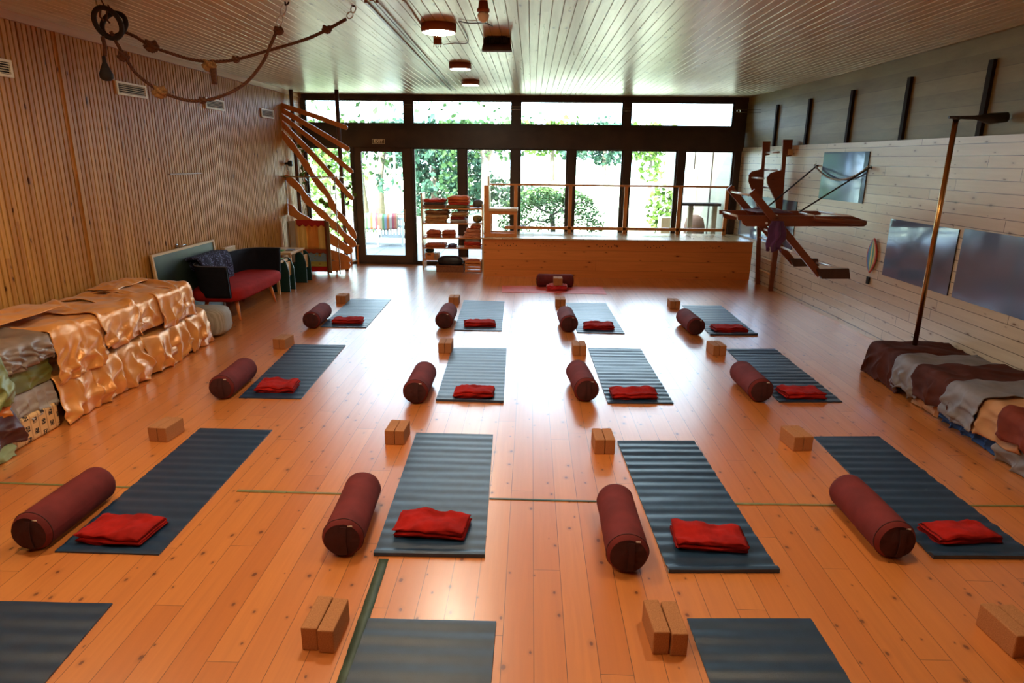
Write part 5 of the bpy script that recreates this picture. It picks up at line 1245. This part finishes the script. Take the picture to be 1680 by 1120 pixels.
# white bench with striped cloth
bq = G(632, 404)
t = thing('garden_bench', 'white slatted garden bench facing away outside the glass door', 'bench', (bq.x, bq.y, 0))
bx, by = bq.x-.18, bq.y
wp = plain('white_paint', (.34, .36, .36), .5)
for x_ in (bx-.75, bx, bx+.62): MB().bar((x_, by, -.005), (x_+.02, by+.10, .70), .045, .045).build('leg', wp, t)
for z_ in (.20, .46, .66): MB().box((bx-.78, by+.08, z_), (bx+.68, by+.11, z_+.06)).build('back_rail', wp, t)
for i in range(18): MB().box((bx-.74+i*.08, by+.085, .26), (bx-.70+i*.08, by+.10, .66)).build('back_slat', wp, t)
MB().box((bx-.78, by+.12, .24), (bx+.68, by+.62, .28)).build('seat', wp, t)
MB().box((bx+.62, by+.1, .42), (bx+.69, by+.6, .46)).build('armrest', wp, t)
MB().bar((bx+.66, by+.6, -.005), (bx+.66, by+.6, .42), .045, .045).build('leg', wp, t)
def clf(u, v):
    x_ = bx-.45+.95*u; s_ = v*.7
    if s_ < .35: y_, z_ = by+.055, .42+s_
    else: y_, z_ = by+.055+(s_-.35)*.3+.08, .76-(s_-.4)
    return Vector((x_, y_-.02+.02*math.sin(x_*16), z_+.015*math.sin(x_*9)))
tag(MB().grid(clf, 50, 14).build('striped_towel', striped('striped_towel', [(.22, .05, .03), (.24, .17, .09), (.04, .10, .035), (.10, .12, .16), (.25, .07, .02), (.24, .2, .17), (.18, .03, .04)], 'X', .06), loc=(bx, by, .7), solid=.008), 'striped towel in red, green and cream hung over the white garden bench', 'towel')
# lamp / bird feeder pole
q = WY(649, 320, 21)
t = thing('garden_pole', 'slim blue white garden pole with a white ball base on the lawn', 'pole', (q.x, 21, 0))
MB().tube([(q.x, 21, -.05), (q.x, 21, 2.9)], .03, 8).build('pole_tube', plain('pale_blue_paint', (.35, .5, .65), .5), t)
MB().lathe([(.05, 1.35), (.2, 1.1), (.3, .9), (.3, .75), (.05, .7)], (q.x, 21, 0), 16).build('white_cone', wp, t)
# trees
lm = [plain('leaf_deep', (.016, .048, .016), .6, var=.5, vs=1.5, c2=(.045, .09, .028)), plain('leaf_bluegreen', (.02, .06, .038), .6, var=.5, vs=1.5, c2=(.045, .10, .068)), plain('leaf_light', (.05, .11, .016), .6, var=.4, vs=1.5, c2=(.10, .17, .035))]
bark = plain('pale_bark', (.18, .15, .115), .85, c2=(.14, .11, .08), vs=9)
for q_ in lm: q_.node_tree.nodes['Principled BSDF'].inputs['Specular IOR Level'].default_value = .15
def tree(name, label, cx_, cy_, blobs, leaf, nleaf, size, seed, trunk=None, cat='tree', group=None, z0=-.05):
    rr = random.Random(seed)
    t = thing(name, label, cat, (cx_, cy_, z0), group)
    pts = []
    tot = sum(b_[3]*b_[4]*b_[5] for b_ in blobs)
    for b_ in blobs:
        for i in range(int(nleaf*b_[3]*b_[4]*b_[5]/tot)):
            while True:
                v = Vector((rr.uniform(-1, 1), rr.uniform(-1, 1), rr.uniform(-1, 1)))
                if .25 < v.length < 1: break
            if nz(v.x*2.2+seed, v.y*2.2+b_[0], v.z*2.2) < -.12: continue
            zz_ = b_[2]+v.z*b_[5]
            if zz_ > 2.15+.052*cy_ and rr.random() < .93: continue
            pts.append(Vector((cx_+b_[0]+v.x*b_[3], cy_+b_[1]+v.y*b_[4], max(z0+.05, zz_))))
    leafcloud(pts, size*1.25, seed, flat=1).build('crown', leaf, t)
    if trunk:
        for k_, tr in enumerate(trunk):
            MB().tube([(cx_+a_[0], cy_+a_[1], a_[2]) for a_ in tr[0]], tr[1], 10).build('trunk' if k_ == 0 else 'branch', bark, t)
    return t
gt = 'trees beyond the lawn'
def at(px, Y): return WY(px, 300, Y).x
tree('leafy_tree', 'sparse leafy tree with vine behind the far left pane', at(535, 20), 20, [(0, 0, 1.6, 1.3, .9, 1.3), (.3, 0, 2.6, 1.0, .8, .9)], lm[2], 1500, .14, 1, [([(0, 0, -.05), (.1, 0, 1.4), (-.1, 0, 3)], [.08, .06, .03])], group=gt)
tree('leafy_tree', 'pale trunked tree seen through the glass door', at(622, 27), 27, [(-1.2, 0, 3.2, 1.7, 1.4, 2.2), (1.2, .5, 3.4, 1.7, 1.4, 2.4), (0, .5, 5, 2.4, 1.6, 1.2)], lm[0], 2600, .22, 2,
     [([(0, 0, -.05), (0, 0, 1.4), (.25, 0, 2.6), (.7, 0, 4)], [.2, .17, .13, .08]), ([(-.6, 0, -.05), (-.75, 0, 1.6), (-.9, 0, 3.2)], [.15, .12, .07])], group=gt)
tree('leafy_tree', 'dense blue green tree behind the shelf', at(712, 26), 26, [(0, 0, 1.6, 2.3, 1.4, 1.8), (-.6, 0, 3.0, 2.0, 1.4, 1.3), (.9, 0, 2.6, 1.4, 1.2, 1.5)], lm[1], 4800, .2, 3, [([(0, 0, -.05), (0, 0, 2.5)], [.15, .08])], group=gt)
tree('leafy_tree', 'airy tree with a pale forked trunk right of the shelf', at(797, 24), 24, [(-1.0, 0, 2.9, 1.1, 1.0, 1.0), (.6, 0, 3.0, 1.3, 1.0, .9), (0, 0, 3.6, 1.9, 1.1, .7), (-1.1, .3, 1.5, .7, .7, .8)], lm[0], 1900, .17, 4,
     [([(0, 0, -.05), (0, 0, 1.4), (-.05, 0, 2.8)], [.2, .17, .1]), ([(0, 0, 2.0), (.5, 0, 3.2)], [.09, .04]), ([(-.05, 0, 2.2), (-.7, 0, 3.3)], [.08, .04])], group=gt)
tree('garden_bush', 'low clipped dark hedge under the trees', at(790, 27), 27, [(-1, 0, .9, 2.2, .8, .95), (1.2, 0, .7, 1.6, .8, .7)], plain('hedge_leaf', (.05, .09, .05), .7, c2=(.08, .13, .07), vs=2), 3600, .13, 5, cat='hedge')
tree('leafy_tree', 'light green tree top above the slope behind the middle pane', at(905, 34), 34, [(0, 0, 3.4, 2.4, 1.5, 1.1)], lm[2], 1300, .25, 6, [([(0, 0, .8), (0, 0, 3.4)], [.15, .08])], group=gt)
tree('leafy_tree', 'dense round dark green tree behind the pane right of centre', at(990, 33), 33, [(0, 0, 3.2, 1.7, 1.4, 1.3), (-1.6, 0, 3.0, .8, .8, .9)], lm[1], 2600, .2, 7, [([(0, 0, .5), (0, 0, 3)], [.15, .08])], group=gt)
tree('leafy_tree', 'bright sparse branchy tree in the pane left of the concrete wall', at(1066, 27), 27, [(0, 0, 2.9, 1.3, 1.0, .8), (.1, 0, 1.9, .6, .6, .6)], lm[2], 800, .2, 8, [([(0, 0, 0), (0, 0, 2.6)], [.1, .05])], group=gt)
tree('garden_bush', 'yellow green shrub by the outdoor steps', at(1088, 18), 18, [(0, 0, .95, .45, .45, .6), (.2, 0, .4, .4, .4, .4)], lm[2], 420, .13, 9, cat='bush')
tree('garden_bush', 'sunlit shrub glimpsed at the lower left of the corner', at(565, 17), 17.6, [(0, 0, .3, .7, .5, .35)], lm[2], 500, .1, 10, cat='bush')
# japanese maple
mx, my = at(905, 17.2), 17.2
t = thing('japanese_maple', 'dome shaped japanese maple with twisted dark branches outside the platform windows', 'tree', (mx, my, -.05))
rr = random.Random(12); pts = []
for i in range(8500):
    a_ = rr.uniform(0, 2*PI); r_ = math.sqrt(rr.random())*1.32
    dome = 1.48-.62*(r_/1.32)**2.6
    z_ = dome-rr.random()**1.5*(.30+.25*(r_/1.3))
    if r_ > 1.05: z_ -= rr.random()*.35
    if nz(r_*math.cos(a_)*2.4, r_*math.sin(a_)*2.4, z_*5) < -.22: continue
    pts.append(Vector((mx+r_*math.cos(a_)*1.05, my+r_*math.sin(a_)*.9, z_)))
leafcloud(pts, .068, 13, flat=.4).build('crown', plain('maple_leaf', (.03, .085, .028), .7, c2=(.085, .14, .04), vs=2.5, spec=.2), t)
dk = plain('dark_branch', (.05, .04, .03), .8)
MB().tube([(mx+.08, my, -.05), (mx+.06, my, .5), (mx+.02, my, .80)], [.09, .075, .06], 10).build('trunk', dk, t)
for i, b_ in enumerate(([(0, 0, .8), (-.3, -.1, .92), (-.55, .1, 1.05), (-.85, 0, 1.12)], [(0, 0, .8), (.1, .1, 1.0), (-.1, .1, 1.15), (-.2, 0, 1.3)], [(0, 0, .8), (.3, 0, .9), (.5, .1, 1.05), (.8, 0, 1.1)], [(0, 0, .7), (-.25, -.1, .62), (-.5, -.2, .66), (-.7, -.2, .52), (-.95, -.2, .55)], [(0, 0, .75), (.25, -.2, 1.0), (.3, -.2, 1.2)], [(0, 0, .8), (-.15, .2, 1.0), (-.4, .3, 1.2)])):
    MB().tube(cable([Vector((mx+.04+p_[0], my+p_[1], p_[2])) for p_ in b_], 0, '', '', None), .022, 7).build('branch', dk, t)
# ---------------------------------------------------------------- light
w = bpy.data.worlds.new('sky'); S.world = w; w.use_nodes = True
bg = w.node_tree.nodes['Background']; bg.inputs[0].default_value = (.62, .81, 1.0, 1); bg.inputs[1].default_value = 6.5
sun = bpy.data.objects.new('sun', bpy.data.lights.new('sun', 'SUN')); COL.objects.link(sun); sun.data.energy = 18; sun.data.angle = .01; sun.data.color = (1, .95, .86)
sun.rotation_euler = Vector((.34, .78, -.62)).normalized().to_track_quat('-Z', 'Y').to_euler()
for (z0_, z1_) in ((.05, 2.36), (2.8, 3.27)):
    l = bpy.data.lights.new('window_portal', 'AREA'); l.shape = 'RECTANGLE'; l.size = XR-XL; l.size_y = z1_-z0_; l.cycles.is_portal = True
    o = bpy.data.objects.new('window_portal', l); COL.objects.link(o); o.location = ((XL+XR)/2, D+.15, (z0_+z1_)/2); o.rotation_euler = (-PI/2, 0, 0)
# ---------------------------------------------------------------- camera
cam = bpy.data.objects.new('camera', bpy.data.cameras.new('camera')); COL.objects.link(cam); S.camera = cam
f0 = ray(840, 560); rx = ray(840+F, 560)-f0; dy = ray(840, 560+F)-f0
mw = Matrix(((rx.x, -dy.x, -f0.x, 0), (rx.y, -dy.y, -f0.y, 0), (rx.z, -dy.z, -f0.z, H), (0, 0, 0, 1)))
cam.matrix_world = mw; cam.data.sensor_width = 36; cam.data.lens = F/1680*36; cam.data.clip_end = 300; cam.data.clip_start = .05
S.view_settings.view_transform = 'Standard'; S.view_settings.look = 'None'; S.view_settings.gamma = 1; S.view_settings.exposure = 1.0
S.cycles.use_denoising = True; S.cycles.max_bounces = 8; S.cycles.diffuse_bounces = 4; S.cycles.glossy_bounces = 4; S.cycles.transparent_max_bounces = 16
S.cycles.sample_clamp_indirect = 8.0; S.cycles.caustics_reflective = False; S.cycles.caustics_refractive = False
